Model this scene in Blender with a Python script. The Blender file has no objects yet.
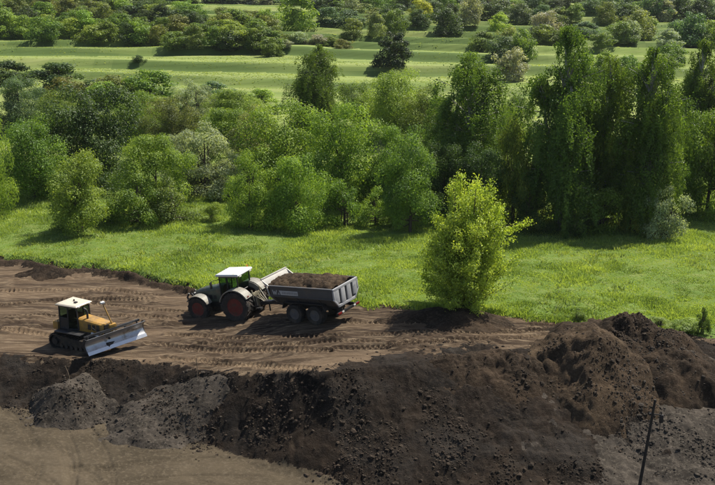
import bpy, math, random
import numpy as np
from mathutils import Vector, Euler, Matrix

# ------------------------------------------------------------------ camera, sky, sun, exposure
SC = bpy.context.scene
COL = SC.collection
F = 1000.0; W0, H0 = 715.0, 485.0; PITCH = math.radians(14.4); CAMZ = 21.2
cd = bpy.data.cameras.new('camera'); cam = bpy.data.objects.new('camera', cd); COL.objects.link(cam)
cd.sensor_width = 36.0; cd.lens = 36.0 * F / W0; cd.clip_start = 0.5; cd.clip_end = 6000
cam.location = (0, 0, CAMZ); cam.rotation_euler = (math.pi / 2 - PITCH, 0, 0)
SC.camera = cam
SUN_EL, SUN_AZ = math.radians(56), math.radians(48)      # azimuth from +Y towards +X
w = bpy.data.worlds.new('World'); SC.world = w; w.use_nodes = True
nt = w.node_tree; sky = nt.nodes.new('ShaderNodeTexSky'); sky.sky_type = 'NISHITA'; sky.sun_disc = False
sky.sun_elevation = SUN_EL; sky.sun_rotation = SUN_AZ; sky.air_density = 1.0; sky.dust_density = 1.5
bg = nt.nodes['Background']; bg.inputs[1].default_value = 0.08
nt.links.new(sky.outputs[0], bg.inputs[0])
sd = bpy.data.lights.new('sun', 'SUN'); sun = bpy.data.objects.new('sun', sd); COL.objects.link(sun)
sd.energy = 5.0; sd.angle = math.radians(0.6); sd.color = (1.0, 0.94, 0.82)
S = Vector((math.cos(SUN_EL) * math.sin(SUN_AZ), math.cos(SUN_EL) * math.cos(SUN_AZ), math.sin(SUN_EL)))
sun.rotation_euler = S.to_track_quat('Z', 'Y').to_euler(); sun.location = S * 300
SC.view_settings.view_transform = 'Standard'; SC.view_settings.look = 'None'
SC.view_settings.exposure = 0.55; SC.view_settings.gamma = 1.0
SC.render.engine = 'CYCLES'
cy = SC.cycles; cy.max_bounces = 6; cy.diffuse_bounces = 3; cy.glossy_bounces = 2; cy.transmission_bounces = 4
cy.transparent_max_bounces = 6; cy.volume_bounces = 0; cy.use_denoising = True; cy.filter_width = 1.3; cy.caustics_reflective = False; cy.caustics_refractive = False

# ------------------------------------------------------------------ numeric helpers
rng = np.random.default_rng(7)
def sm(a, b, x):
    t = np.clip((np.asarray(x, float) - a) / (b - a), 0, 1); return t * t * (3 - 2 * t)
def hsh(ix, iy, s):
    h = (ix.astype(np.int64) * 374761393 + iy.astype(np.int64) * 668265263 + s * 974634721) & 0xffffffff
    h = ((h ^ (h >> 13)) * 1274126177) & 0xffffffff
    return ((h ^ (h >> 16)) & 0xffffff) / float(0xffffff)
def vn(x, y, s=0):
    x = np.asarray(x, float); y = np.asarray(y, float)
    ix = np.floor(x); iy = np.floor(y); fx = x - ix; fy = y - iy
    fx = fx * fx * (3 - 2 * fx); fy = fy * fy * (3 - 2 * fy)
    a = hsh(ix, iy, s); b = hsh(ix + 1, iy, s); c = hsh(ix, iy + 1, s); d = hsh(ix + 1, iy + 1, s)
    return (a + (b - a) * fx) * (1 - fy) + (c + (d - c) * fx) * fy      # 0..1
def fbm(x, y, s=0, o=4):
    t = 0; a = .5; n = 0
    for i in range(o):
        t = t + a * vn(x * 2 ** i + 17.3 * i, y * 2 ** i - 9.1 * i, s + i); n += a; a *= .5
    return t / n
def clod(x, y, s=0):                     # cellular lumps: rounded cells
    ix = np.floor(x); iy = np.floor(y); best = np.full(np.shape(x), 9.0)
    for dx in (-1, 0, 1):
        for dy in (-1, 0, 1):
            jx = ix + dx; jy = iy + dy
            px = jx + hsh(jx, jy, s); py = jy + hsh(jx, jy, s + 51); r = .55 + .45 * hsh(jx, jy, s + 7)
            best = np.minimum(best, ((x - px) ** 2 + (y - py) ** 2) / r ** 2)
    return np.sqrt(np.clip(1 - best, 0, 1))

# ------------------------------------------------------------------ terrain
TOP = np.array([(-400, 62), (-40, 57), (-21, 55.6), (-12, 54.5), (-6.5, 51.7), (-1.4, 49.4), (2.3, 50.4), (6.9, 52.2), (11.7, 53.4), (16, 54.0), (21, 54.4), (27, 55), (60, 58), (400, 70)], float)
FOOT = np.array([(-400, 58), (-40, 55.0), (-20.7, 53.5), (-14.3, 51.2), (-6.8, 48.6), (-3, 46.6), (1.1, 44.8), (4.4, 42.9), (14, 41), (26, 40), (60, 38), (400, 30)], float)
EDGE = np.array([(-400, 95), (-60, 84), (-28, 76.3), (-22, 74.0), (-17, 72.3), (-12, 68.3), (-6.5, 64.3), (.2, 60.6), (7.6, 59.3), (12.4, 58.2), (16, 58.0), (19.5, 57.3), (21.3, 56.3), (26, 56), (40, 59), (60, 64), (400, 90)], float)
def ip(P, x): return np.interp(x, P[:, 0], P[:, 1])
def floor_z(x): return -2.0 - np.clip((np.asarray(x, float) + 20) * .042, -.4, 1.6)
def rise(x, y): return (1.5 * sm(-11, 0, x) - .75 * sm(4, 22, x)) * (1 - sm(62, 88, y))
def lines(x, y):
    j = (fbm(x * .35, y * .35, 3, 3) - .5)
    return ip(TOP, x) + 1.1 * j, ip(FOOT, x) + 2.2 * (fbm(x * .25, y * .25, 9, 3) - .5), ip(EDGE, x) + 1.3 * (fbm(x * .5, y * .3, 21, 3) - .5)
def terrace(x, y):
    yy = y + .16 * x; u = yy / 17 + 1.7 * fbm(x * .007, yy * .018, 41, 3); return u - np.floor(u)
def base(x, y):
    x = np.asarray(x, float); y = np.asarray(y, float)
    t, f, e = lines(x, y)
    pl = rise(x, y)
    fl = floor_z(x)
    k = np.clip((t - y) / np.maximum(t - f, .6), 0, 1)
    k = k * .8 + .2 * (k * k * (3 - 2 * k))
    z = pl * (1 - k) + fl * k
    step = .55 * (1 - .8 * sm(-12, -3, x))
    z = z + step * sm(-.25, .35, y - e)
    # meadow undulation, far rise with low terraces
    z = z + .5 * sm(0, 8, y - e) * (fbm(x * .06, y * .06, 31, 3) - .5)
    far = np.clip(y - 112, 0, None)
    z = z + .060 * far * sm(0, 25, far) + .00004 * np.clip(y - 420, 0, 900) ** 2
    fr = terrace(x, y)
    z = z + sm(150, 185, y) * (1 - sm(300, 360, y)) * 1.8 * (sm(.0, .14, fr) - fr)
    z = z + sm(100, 180, y) * 2.0 * (fbm(x * .012, y * .012, 55, 3) - .5)
    return z
TRACKS = []       # (polyline of world xy, half width)
def detail(x, y):
    x = np.asarray(x, float); y = np.asarray(y, float)
    t, f, e = lines(x, y)
    bank = sm(-.6, .5, t - y) * sm(-.9, .4, y - f)
    ext = (1.7 - 1.1 * sm(3, 8, x)) * sm(-4, 1, x) + .9 * sm(11, 15, x); right = sm(-4, 0, x) * (.45 + .55 * sm(11, 15, x)) * sm(-1.0, .4, t + ext + 1.6 * (fbm(x * .5, y * .8, 78, 3) - .5) - y) * sm(-.9, .4, y - f)
    bank = np.maximum(bank, right)
    work = sm(-.3, .6, y - t) * (1 - sm(-.5, .2, y - e)) * (1 - right)
    pit = 1 - sm(-.2, .7, y - f)
    mead = sm(-.1, .5, y - e)
    smooth = sm(14, 19, x) * sm(0, 3, t - 1.5 - y)
    near = (np.abs(x) < 40) & (y < 90)
    z = np.zeros(np.shape(x))
    c1 = clod(x * 1.1, y * 1.1, 5); c2 = clod(x * 2.3 + .4, y * 2.3, 6); c3 = clod(x * 4.3, y * 4.3 + .3, 8)
    amp = bank * (1 - .25 * smooth)
    z += amp * (.9 * (fbm(x * .42, y * .6, 11, 5) - .5) + .16 * c1 * fbm(x * .5, y * .5, 61, 2) + .09 * c2 * (.3 + fbm(x * .7, y * .7, 62, 2)) + .06 * c3 + .16 * (fbm(x * 2.6, y * 2.6, 83, 3) - .5) - .1)
    lump = sm(.52, .66, fbm(x * .28, y * .5, 71, 3))
    z += work * (.10 * (fbm(x * .5, y * 1.6, 13, 3) - .5) + .15 * (fbm(x * .16, y * 2.6, 14, 3) - .5) + .02 * (fbm(x * 4, y * 4, 15, 2) - .5) + lump * (.12 * c2 + .06 * c3))
    z += pit * (.12 * (fbm(x * .4, y * .4, 16, 3) - .5) + .03 * (fbm(x * 2.5, y * 2.5, 17, 3) - .5))
    for cx, cyy, r0 in ((-24, 36, 12.2), (-24, 36, 14.1), (-30, 42, 14.4), (-30, 42, 16.2), (-6, 30, 15.5), (-6, 30, 17.4), (-13, 33, 13.0), (-34, 38, 21), (-34, 38, 22.9), (2, 36, 8.5), (2, 36, 10.3)):
        rr = np.hypot(x - cx, y - cyy) + .25 * (fbm(x * .3, y * .3, int(r0 * 10), 2) - .5); g = sm(.32, .5, fbm(x * .3, y * .3, int(r0 * 7), 2))
        z -= pit * g * (.035 * np.exp(-((rr - r0) / .28) ** 4) + .05 * sum(np.exp(-((rr - r0 - o_) / .065) ** 2) for o_ in (-.24, -.05, .17)))
    z += pit * (.05 * clod(x * 3.1, y * 3.1, 18) * sm(.5, .66, fbm(x * .6, y * .6, 44, 3)))
    berm = np.exp(-((y - e + .55) / .45) ** 2) * (1 - sm(-12, -7, x)) * near
    z += berm * (.05 + .32 * fbm(x * .6, y * .6, 64, 3) + .14 * c2 + .07 * c3)
    z += mead * .10 * (fbm(x * 1.2, y * 1.2, 19, 3) - .5) * (y < 130)
    for P, hw in TRACKS:
        d = np.full(np.shape(x), 9.0); s = np.zeros(np.shape(x)); acc = 0
        for (ax, ay), (bx, by) in zip(P[:-1], P[1:]):
            L = math.hypot(bx - ax, by - ay); ux, uy = (bx - ax) / L, (by - ay) / L
            q = np.clip((x - ax) * ux + (y - ay) * uy, 0, L)
            dd = np.hypot(x - ax - q * ux, y - ay - q * uy); m = dd < d
            sl = (x - ax) * -uy + (y - ay) * ux
            d = np.where(m, dd, d); s = np.where(m, acc + q + .35 * sl, s); acc += L
        inn = (1 - sm(hw * .8, hw * 1.05, d)); ph = s / .31; fr = ph - np.floor(ph)
        gap = sm(.20, .36, fbm(x * .4, y * .4, 91, 2))
        z = z + inn * gap * (-.09 + .19 * np.exp(-((fr - .5) / .15) ** 2)) + .08 * gap * np.exp(-((d - hw * 1.2) / .12) ** 2)
    return np.where(near, z, z * (1 - sm(80, 90, y)))
def ground(x, y): return base(x, y) + detail(x, y)

CP, SP = math.cos(PITCH), math.sin(PITCH)
def ray(px, py):
    u = (px - W0 / 2) / F; v = (H0 / 2 - py) / F
    return np.array([u, CP + v * SP, -SP + v * CP])
def at(px, py, fn=base):
    """world point where the pixel's line of sight meets the terrain"""
    d = ray(px, py); t = np.linspace(35, 2500, 12000) if py < 120 else np.linspace(35, 240, 5000)
    g = CAMZ + t * d[2] - fn(t * d[0], t * d[1]); i = np.argmax(g < 0)
    if g[i] >= 0: i = len(t) - 1
    a = t[max(i - 1, 0)]; b = t[i]
    k = g[i - 1] / (g[i - 1] - g[i]) if i > 0 and g[i - 1] != g[i] else 0
    s = a + (b - a) * k
    return np.array([s * d[0], s * d[1], float(fn(s * d[0], s * d[1]))]), s     # point and depth along the axis
def poly(pts): return [tuple(at(a, b)[0][:2]) for a, b in pts]
TR = [[(330, 337), (400, 335), (480, 334), (575, 329)], [(330, 350), (380, 348), (450, 343), (520, 338), (590, 333)], [(150, 343), (240, 352), (330, 352)],
      [(165, 358), (240, 366), (322, 371)], [(95, 304), (140, 309), (185, 312)], [(0, 306), (60, 300), (150, 300)], [(0, 331), (30, 333), (50, 336)], [(170, 334), (260, 338), (330, 337)],
      [(345, 322), (400, 324), (440, 326)], [(440, 330), (520, 327), (600, 322)], [(10, 318), (60, 316), (120, 316), (180, 322)], [(0, 292), (80, 290), (160, 296)], [(200, 345), (300, 345), (380, 343)]]
TRACKS.extend((poly(p), .34) for p in TR)

# ------------------------------------------------------------------ materials
def mat(name):
    m = bpy.data.materials.new(name); m.use_nodes = True
    n = m.node_tree.nodes; l = m.node_tree.links; return m, n, l, n['Principled BSDF']
def noise(n, l, vec, scale, detail=4, rough=.6):
    t = n.new('ShaderNodeTexNoise'); t.inputs['Scale'].default_value = scale; t.inputs['Detail'].default_value = detail
    t.inputs['Roughness'].default_value = rough; l.new(vec, t.inputs['Vector']); return t.outputs['Fac']
def ramp(n, l, fac, stops):
    r = n.new('ShaderNodeValToRGB'); e = r.color_ramp.elements
    while len(e) < len(stops): e.new(.5)
    for k, (p, c) in enumerate(stops): e[k].position = p; e[k].color = (*c, 1)
    l.new(fac, r.inputs[0]); return r.outputs[0]
def mixc(n, l, fac, a, b, mode='MIX'):
    m = n.new('ShaderNodeMix'); m.data_type = 'RGBA'; m.blend_type = mode
    for s, v in ((m.inputs[0], fac), (m.inputs[6], a), (m.inputs[7], b)):
        if isinstance(v, (int, float)): s.default_value = v
        elif isinstance(v, tuple): s.default_value = (*v, 1)
        else: l.new(v, s)
    return m.outputs[2]
def soil(name, a, b, c, scale=.5, stretch=(1, 1, 1), bump=.06, fine=7, patch=None):
    m, n, l, p = mat(name)
    g = n.new('ShaderNodeNewGeometry'); mp = n.new('ShaderNodeMapping'); mp.inputs['Scale'].default_value = stretch
    l.new(g.outputs['Position'], mp.inputs['Vector']); v = mp.outputs[0]
    big = ramp(n, l, noise(n, l, v, scale, 5, .65), [(.40, a), (.66, b)])
    if patch: big = mixc(n, l, ramp(n, l, noise(n, l, v, .22, 5, .7), [(.50, (0, 0, 0)), (.62, (1, 1, 1))]), big, patch)
    fn = noise(n, l, v, fine, 4, .7)
    col = mixc(n, l, ramp(n, l, fn, [(.5, (0, 0, 0)), (.72, (1, 1, 1))]), big, c)
    l.new(col, p.inputs['Base Color']); p.inputs['Roughness'].default_value = .95; p.inputs['Specular IOR Level'].default_value = .15
    bp = n.new('ShaderNodeBump'); bp.inputs['Strength'].default_value = .9; bp.inputs['Distance'].default_value = bump
    l.new(noise(n, l, g.outputs['Position'], 5, 7, .75), bp.inputs['Height']); l.new(bp.outputs[0], p.inputs['Normal'])
    return m
def plain(name, c, rough=.6, metal=0.0, var=.25, scale=6, dirt=None, amount=.5):
    m, n, l, p = mat(name); t = n.new('ShaderNodeTexCoord')
    f = noise(n, l, t.outputs['Object'], scale, 5, .65)
    d = tuple(x * (1 - var) for x in c); col = ramp(n, l, f, [(.35, d), (.65, c)])
    if dirt:
        f2 = noise(n, l, t.outputs['Object'], scale * .5 + .3, 6, .7)
        r = ramp(n, l, f2, [(.62 - .3 * amount, (0, 0, 0)), (.75 - .15 * amount, (1, 1, 1))])
        col = mixc(n, l, r, col, dirt)
    l.new(col, p.inputs['Base Color']); p.inputs['Roughness'].default_value = rough; p.inputs['Metallic'].default_value = metal
    rr = n.new('ShaderNodeMapRange'); rr.inputs[3].default_value = rough * .8; rr.inputs[4].default_value = min(1, rough * 1.25)
    l.new(f, rr.inputs[0]); l.new(rr.outputs[0], p.inputs['Roughness'])
    return m
def glass(name, c=(.60, .70, .63)):
    m, n, l, p = mat(name)
    tr = n.new('ShaderNodeBsdfTransparent'); tr.inputs[0].default_value = (*c, 1)
    gl = n.new('ShaderNodeBsdfGlossy'); gl.inputs['Roughness'].default_value = .06
    lw = n.new('ShaderNodeLayerWeight'); lw.inputs[0].default_value = .12
    mx = n.new('ShaderNodeMixShader'); l.new(lw.outputs['Fresnel'], mx.inputs[0]); l.new(tr.outputs[0], mx.inputs[1]); l.new(gl.outputs[0], mx.inputs[2])
    l.new(mx.outputs[0], n['Material Output'].inputs[0]); return m
def leafmat(name, trans=.42, vary=.5, gloss=.18):
    m, n, l, p = mat(name)
    oi = n.new('ShaderNodeObjectInfo'); at_ = n.new('ShaderNodeAttribute'); at_.attribute_name = 'tint'
    mr = n.new('ShaderNodeMapRange'); mr.inputs[3].default_value = 1 - vary; mr.inputs[4].default_value = 1 + vary
    l.new(at_.outputs['Fac'], mr.inputs[0])
    hs = n.new('ShaderNodeHueSaturation'); hm = n.new('ShaderNodeMapRange'); hm.inputs[3].default_value = .515; hm.inputs[4].default_value = .482
    l.new(at_.outputs['Fac'], hm.inputs[0]); l.new(hm.outputs[0], hs.inputs['Hue']); l.new(mr.outputs[0], hs.inputs['Value']); l.new(oi.outputs['Color'], hs.inputs['Color'])
    l.new(hs.outputs[0], p.inputs['Base Color']); p.inputs['Roughness'].default_value = .5; p.inputs['Specular IOR Level'].default_value = gloss
    tb = n.new('ShaderNodeBsdfTranslucent'); tc = mixc(n, l, 1.0, hs.outputs[0], (1.15 * trans * 2, 1.1 * trans * 2, .45 * trans * 2), 'MULTIPLY'); l.new(tc, tb.inputs[0])
    mx = n.new('ShaderNodeAddShader')
    l.new(p.outputs[0], mx.inputs[0]); l.new(tb.outputs[0], mx.inputs[1]); l.new(mx.outputs[0], n['Material Output'].inputs[0]); return m
def meadowmat(name, a, b, c, s1, s2, stretch=(1, 1, 1), strip=None):
    m, n, l, p = mat(name); g = n.new('ShaderNodeNewGeometry'); mp = n.new('ShaderNodeMapping'); mp.inputs['Scale'].default_value = stretch
    l.new(g.outputs['Position'], mp.inputs['Vector']); v = mp.outputs[0]
    col = ramp(n, l, noise(n, l, v, s1, 5, .65), [(.35, a), (.65, b)])
    col = mixc(n, l, ramp(n, l, noise(n, l, v, s2, 4, .7), [(.45, (0, 0, 0)), (.7, (1, 1, 1))]), col, c)
    if strip:
        ta = n.new('ShaderNodeAttribute'); ta.attribute_name = 'tint'; col = mixc(n, l, ta.outputs['Fac'], col, strip)
    l.new(col, p.inputs['Base Color']); p.inputs['Roughness'].default_value = .9; p.inputs['Specular IOR Level'].default_value = .1
    bp = n.new('ShaderNodeBump'); bp.inputs['Strength'].default_value = 1; bp.inputs['Distance'].default_value = .06 if strip else .2
    l.new(noise(n, l, v, s2 * 2, 4, .7), bp.inputs['Height']); l.new(bp.outputs[0], p.inputs['Normal']); return m

M = {}
M['work'] = soil('work_soil', (.034, .022, .014), (.140, .098, .062), (.225, .168, .110), .42, (.16, 1.5, 1), .06, 4)
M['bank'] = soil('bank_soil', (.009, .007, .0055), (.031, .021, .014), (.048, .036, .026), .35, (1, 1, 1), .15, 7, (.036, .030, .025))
M['pit'] = soil('pit_soil', (.050, .039, .025), (.086, .067, .044), (.112, .090, .062), .25, (1, 1, 1), .05, 5)
M['grey'] = soil('grey_soil', (.030, .025, .020), (.075, .062, .050), (.108, .092, .074), .7, (1, 1, 1), .06)
M['brown'] = soil('brown_soil', (.036, .024, .015), (.088, .060, .036), (.115, .083, .054), .6, (1, 1, 1), .14)
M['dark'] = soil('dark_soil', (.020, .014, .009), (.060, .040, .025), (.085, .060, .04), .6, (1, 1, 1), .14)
M['clod'] = soil('clod_soil', (.022, .017, .013), (.060, .044, .032), (.085, .067, .05), .4, (1, 1, 1), .05)
M['meadow'] = meadowmat('meadow_turf', (.085, .14, .025), (.13, .195, .04), (.17, .205, .06), .15, 1.1)
M['field'] = meadowmat('field_turf', (.165, .222, .055), (.225, .275, .078), (.26, .285, .105), .085, .3, (.07, 1, 1), (.085, .130, .034))
M['leaf'] = leafmat('leaf')
M['grass'] = leafmat('grass_blade', .5, .4, .2)
M['bark'] = plain('bark', (.09, .07, .055), .9, 0, .5, 3)
M['birchbark'] = plain('birch_bark', (.42, .40, .36), .8, 0, .6, 2)

# ------------------------------------------------------------------ objects
def tag(o, label=None, cat=None, group=None, kind=None):
    for k, v in (('label', label), ('category', cat), ('group', group), ('kind', kind)):
        if v: o[k] = v
    return o
def empty(name, loc=(0, 0, 0), rot=(0, 0, 0)):
    o = bpy.data.objects.new(name, None); COL.objects.link(o); o.location = loc; o.rotation_euler = rot; o.empty_display_size = .5; return o
def np_mesh(name, v, faces, material, smooth=True, attr=None):
    """faces: (n,k) int array"""
    me = bpy.data.meshes.new(name); v = np.asarray(v, np.float32); faces = np.asarray(faces, np.int32); n, k = faces.shape
    me.vertices.add(len(v)); me.vertices.foreach_set('co', v.ravel())
    me.loops.add(n * k); me.loops.foreach_set('vertex_index', faces.ravel())
    me.polygons.add(n); me.polygons.foreach_set('loop_start', np.arange(0, n * k, k, dtype=np.int32))
    me.polygons.foreach_set('use_smooth', np.full(n, smooth))
    if attr is not None:
        a = me.attributes.new('tint', 'FLOAT', 'FACE'); a.data.foreach_set('value', np.asarray(attr, np.float32))
    me.update(calc_edges=True); me.materials.append(material); return me
def obj(name, me, parent=None):
    o = bpy.data.objects.new(name, me); COL.objects.link(o)
    if parent: o.parent = parent
    return o

# ------------------------------------------------------------------ ground sheet, split by kind of surface
def axis(parts):
    out = []
    for a, b, st in parts: out.append(np.arange(a, b, st))
    return np.concatenate(out)
def grow(a, b, st, k):
    r = [a]
    while r[-1] < b: st *= k; r.append(r[-1] + st)
    return np.array(r)
gx = grow(25.5, 1700, .12, 1.16)[1:]
X = np.concatenate([-gx[::-1], np.arange(-25.5, 25.51, .08), gx])
gb = grow(42, 260, .3, 1.25)[1:]
Y = np.concatenate([(80 - gb)[::-1], np.arange(38, 66, .085), np.arange(66, 78, .15), np.arange(78, 95, .35), np.arange(95, 150, 1.0), np.arange(150, 330, .9), np.arange(330, 380, 1.6), grow(380, 2600, 2.5, 1.12)])
GX, GY = np.meshgrid(X, Y); GZ = ground(GX, GY)
nx, ny = len(X), len(Y)
V = np.stack([GX.ravel(), GY.ravel(), GZ.ravel()], 1)
I = np.arange(nx * ny).reshape(ny, nx)
Q = np.stack([I[:-1, :-1].ravel(), I[:-1, 1:].ravel(), I[1:, 1:].ravel(), I[1:, :-1].ravel()], 1)
C = V[Q].mean(1); tl, fl_, el = lines(C[:, 0], C[:, 1])
wob = .5 * (fbm(C[:, 0] * 1.5, C[:, 1] * 1.5, 77, 3) - .5)
rgt = (1.6 - 1.1 * sm(3, 8, C[:, 0])) * sm(-4, 1, C[:, 0]) + .9 * sm(11, 15, C[:, 0])
ragg = wob + 2.6 * (fbm(C[:, 0] * .45, C[:, 1] * .7, 78, 4) - .5) * sm(-5, -1, C[:, 0]) + .9 * (vn(C[:, 0] * 4, C[:, 1] * 5, 6) - .5)
kind = np.where(C[:, 1] < fl_ + wob, 0, np.where(C[:, 1] < tl + rgt + ragg, 1, np.where(C[:, 1] < el + wob * .6 + .6 * (vn(C[:, 0] * 4, C[:, 1] * 5, 8) - .5), 2, np.where(C[:, 1] < 118 + 8 * wob, 3, 4))))
greyface = (kind == 1) & (C[:, 0] > 12.5 + 6 * (fbm(C[:, 0] * .8, C[:, 1] * .8, 5, 5) - .5) * 2 + 2.5 * (vn(C[:, 0] * 3, C[:, 1] * 3, 4) - .5) + .5 * np.clip(C[:, 1] - 49, 0, 9)) & (C[:, 1] < tl - .8)
kind = np.where(greyface, 5, kind)
kind = np.where((kind == 2) & (C[:, 1] > el - 1.15 + 2 * wob) & (C[:, 0] < -8 + 6 * wob) & (C[:, 0] > -60), 6, kind)  # berm strip in dark soil; the lip's shadow is put into that colour too
for k, nm, mt, lb in ((0, 'pit_floor', 'pit', 'tan trampled floor of the pit'), (1, 'earth_bank', 'bank', 'dark cut bank of loose earth'), (2, 'work_ground', 'work', 'brown track-marked work ground'),
                      (3, 'meadow', 'meadow', 'green meadow behind the machines'), (4, 'far_field', 'field', 'far pale green fields'), (5, 'grey_slope', 'grey', 'grey crusted slope at lower right'), (6, 'soil_berm', 'dark', 'earth ridge along the meadow edge, coloured dark for soil and shade')):
    q = Q[kind == k]; u, inv = np.unique(q, return_inverse=True)
    att = None
    if k == 4:
        c_ = C[kind == 4]; yy = c_[:, 1] + .16 * c_[:, 0]; fr = terrace(c_[:, 0], c_[:, 1])
        att = np.where((c_[:, 1] > 145) & (c_[:, 1] < 370), (1 - sm(.08, .26, fr)) * sm(.30, .55, fbm(c_[:, 0] * .02, yy * .08, 43, 3)) + .35 * sm(.5, .7, fbm(c_[:, 0] * .012, yy * .25, 45, 3)), .2)
    o = obj(nm, np_mesh(nm, V[u], inv.reshape(-1, 4), M[mt], True, att)); tag(o, lb, nm.split('_')[-1], None, 'structure')

# ------------------------------------------------------------------ soil heaps
HEAPS = []
def heap(px, py, wpx, hpx, material, label, depth=1.0, rough=1.0, sharp=1.15, off=0.0, lumpy=1.0):
    p, s = at(px, py); rx = wpx / 2 * s / F; ry = rx * depth; h = hpx * s / F / .95
    HEAPS.append((p[0], p[1] + off, rx, ry, h, material, label, rough, sharp, lumpy, len(HEAPS) * 13 + 5))
def heap_h(hp, x, y):
    cx, cyy, rx, ry, h, _, _, rough, sharp, lumpy, sd_ = hp
    a = np.arctan2(y - cyy, x - cx); r = np.hypot((x - cx) / rx, (y - cyy) / ry)
    wob = 1 + .30 * (vn(a * 1.6 + 9, a * 0 + sd_, sd_) - .5) + .55 * (fbm(x * .9, y * .9, sd_, 4) - .5)
    r = r / wob
    z = h * (1 - np.clip(r, 0, 1.3) ** sharp) * (1 - .12 * np.exp(-(r / .12) ** 2))
    z = z + np.clip(1.15 - r, 0, 1) * lumpy * (.55 * (fbm(x * .9, y * .9, sd_ + 1, 4) - .5) * rough + .30 * rough * clod(x * 1.7, y * 1.7, sd_ + 3) * vn(x * .8, y * .8, sd_) + .10 * clod(x * 4, y * 4, sd_ + 2) + .22 * rough * (fbm(x * 2.4, y * 2.4, sd_ + 8, 3) - .5))
    return np.where(r > 1.3, -9, z)
def surf(x, y):
    g = ground(x, y)
    for hp in HEAPS:
        m = (np.abs(x - hp[0]) < hp[2] * 1.5) & (np.abs(y - hp[1]) < hp[3] * 1.5)
        if m.any():
            gg = g.copy(); gg[m] = np.maximum(g[m], base(x[m], y[m]) + heap_h(hp, x[m], y[m])); g = gg
    return g
heap(64, 415, 84, 34, 'grey', 'pointed grey-brown soil heap at the foot of the bank, below the bulldozer', .8, .3, 1.0, 0, .45)
heap(165, 428, 140, 15, 'grey', 'long low grey rubble mound beside the pointed heap', .6, .5, 1.6, .3, .9)
heap(596, 372, 150, 41, 'brown', 'tall ochre-brown soil heap on the bank, in front of the dark heap', .9, 1.2, .85, 0, 1.3)
heap(630, 348, 170, 29, 'dark', 'dark earth heap with ragged top at the meadow edge', .8, 1.4, 1.0, 0, 1.4)
heap(676, 382, 110, 26, 'dark', 'broad dark earth heap at the right edge of the picture', .75, 1.2, 1.5, 0, 1.4)
heap(500, 372, 120, 7, 'dark', 'low cloddy dark heap below the track prints', .6, 1.2, 1.4, 0, 1.5)
heap(48, 276, 58, 8, 'dark', 'small dark soil mound by the meadow edge behind the bulldozer', .6, .8, 1.3)
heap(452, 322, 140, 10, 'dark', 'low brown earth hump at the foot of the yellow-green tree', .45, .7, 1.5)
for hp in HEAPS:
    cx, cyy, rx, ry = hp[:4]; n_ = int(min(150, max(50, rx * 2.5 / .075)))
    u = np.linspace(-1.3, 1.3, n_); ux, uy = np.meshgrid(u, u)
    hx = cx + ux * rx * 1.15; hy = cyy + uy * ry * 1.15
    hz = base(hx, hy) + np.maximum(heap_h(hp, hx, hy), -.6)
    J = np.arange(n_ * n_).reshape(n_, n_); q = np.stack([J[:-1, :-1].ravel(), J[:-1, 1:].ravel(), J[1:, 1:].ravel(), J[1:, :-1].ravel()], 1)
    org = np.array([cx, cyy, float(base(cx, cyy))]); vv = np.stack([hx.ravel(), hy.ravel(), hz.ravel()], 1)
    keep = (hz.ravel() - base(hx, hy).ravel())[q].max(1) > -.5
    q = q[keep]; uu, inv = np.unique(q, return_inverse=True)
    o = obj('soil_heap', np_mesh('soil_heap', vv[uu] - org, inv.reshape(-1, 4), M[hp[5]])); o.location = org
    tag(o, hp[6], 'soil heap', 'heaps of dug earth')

# ------------------------------------------------------------------ loose clods
def lumps(name, xy, size, material, label):
    ph = (1 + 5 ** .5) / 2
    iv = np.array([(-1, ph, 0), (1, ph, 0), (-1, -ph, 0), (1, -ph, 0), (0, -1, ph), (0, 1, ph), (0, -1, -ph), (0, 1, -ph), (ph, 0, -1), (ph, 0, 1), (-ph, 0, -1), (-ph, 0, 1)]) / 1.9
    fc = np.array([(0, 11, 5), (0, 5, 1), (0, 1, 7), (0, 7, 10), (0, 10, 11), (1, 5, 9), (5, 11, 4), (11, 10, 2), (10, 7, 6), (7, 1, 8), (3, 9, 4), (3, 4, 2), (3, 2, 6), (3, 6, 8), (3, 8, 9), (4, 9, 5), (2, 4, 11), (6, 2, 10), (8, 6, 7), (9, 8, 1)])
    n = len(xy); sc = np.stack([rng.uniform(.7, 1.4, n), rng.uniform(.7, 1.3, n), rng.uniform(.5, .95, n)], 1) * size[:, None]
    v = iv[None] * (1 + rng.uniform(-.28, .28, (n, 12, 1))) * sc[:, None, :]
    a = rng.uniform(0, 6.28, n); c, s = np.cos(a)[:, None], np.sin(a)[:, None]
    v = np.stack([v[:, :, 0] * c - v[:, :, 1] * s, v[:, :, 0] * s + v[:, :, 1] * c, v[:, :, 2]], 2)
    z = surf(xy[:, 0], xy[:, 1]) + size * .02
    v += np.stack([xy[:, 0], xy[:, 1], z], 1)[:, None, :]
    f = (fc[None] + 12 * np.arange(n)[:, None, None]).reshape(-1, 3)
    o = obj(name, np_mesh(name, v.reshape(-1, 3), f, M[material], False)); tag(o, label, 'clods', None, 'stuff')
def scatter(n, fn):
    p = np.stack([rng.uniform(-24, 24, n), rng.uniform(40.5, 62, n)], 1); d = fn(p[:, 0], p[:, 1]); return p[rng.uniform(0, 1, n) < d]
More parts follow.
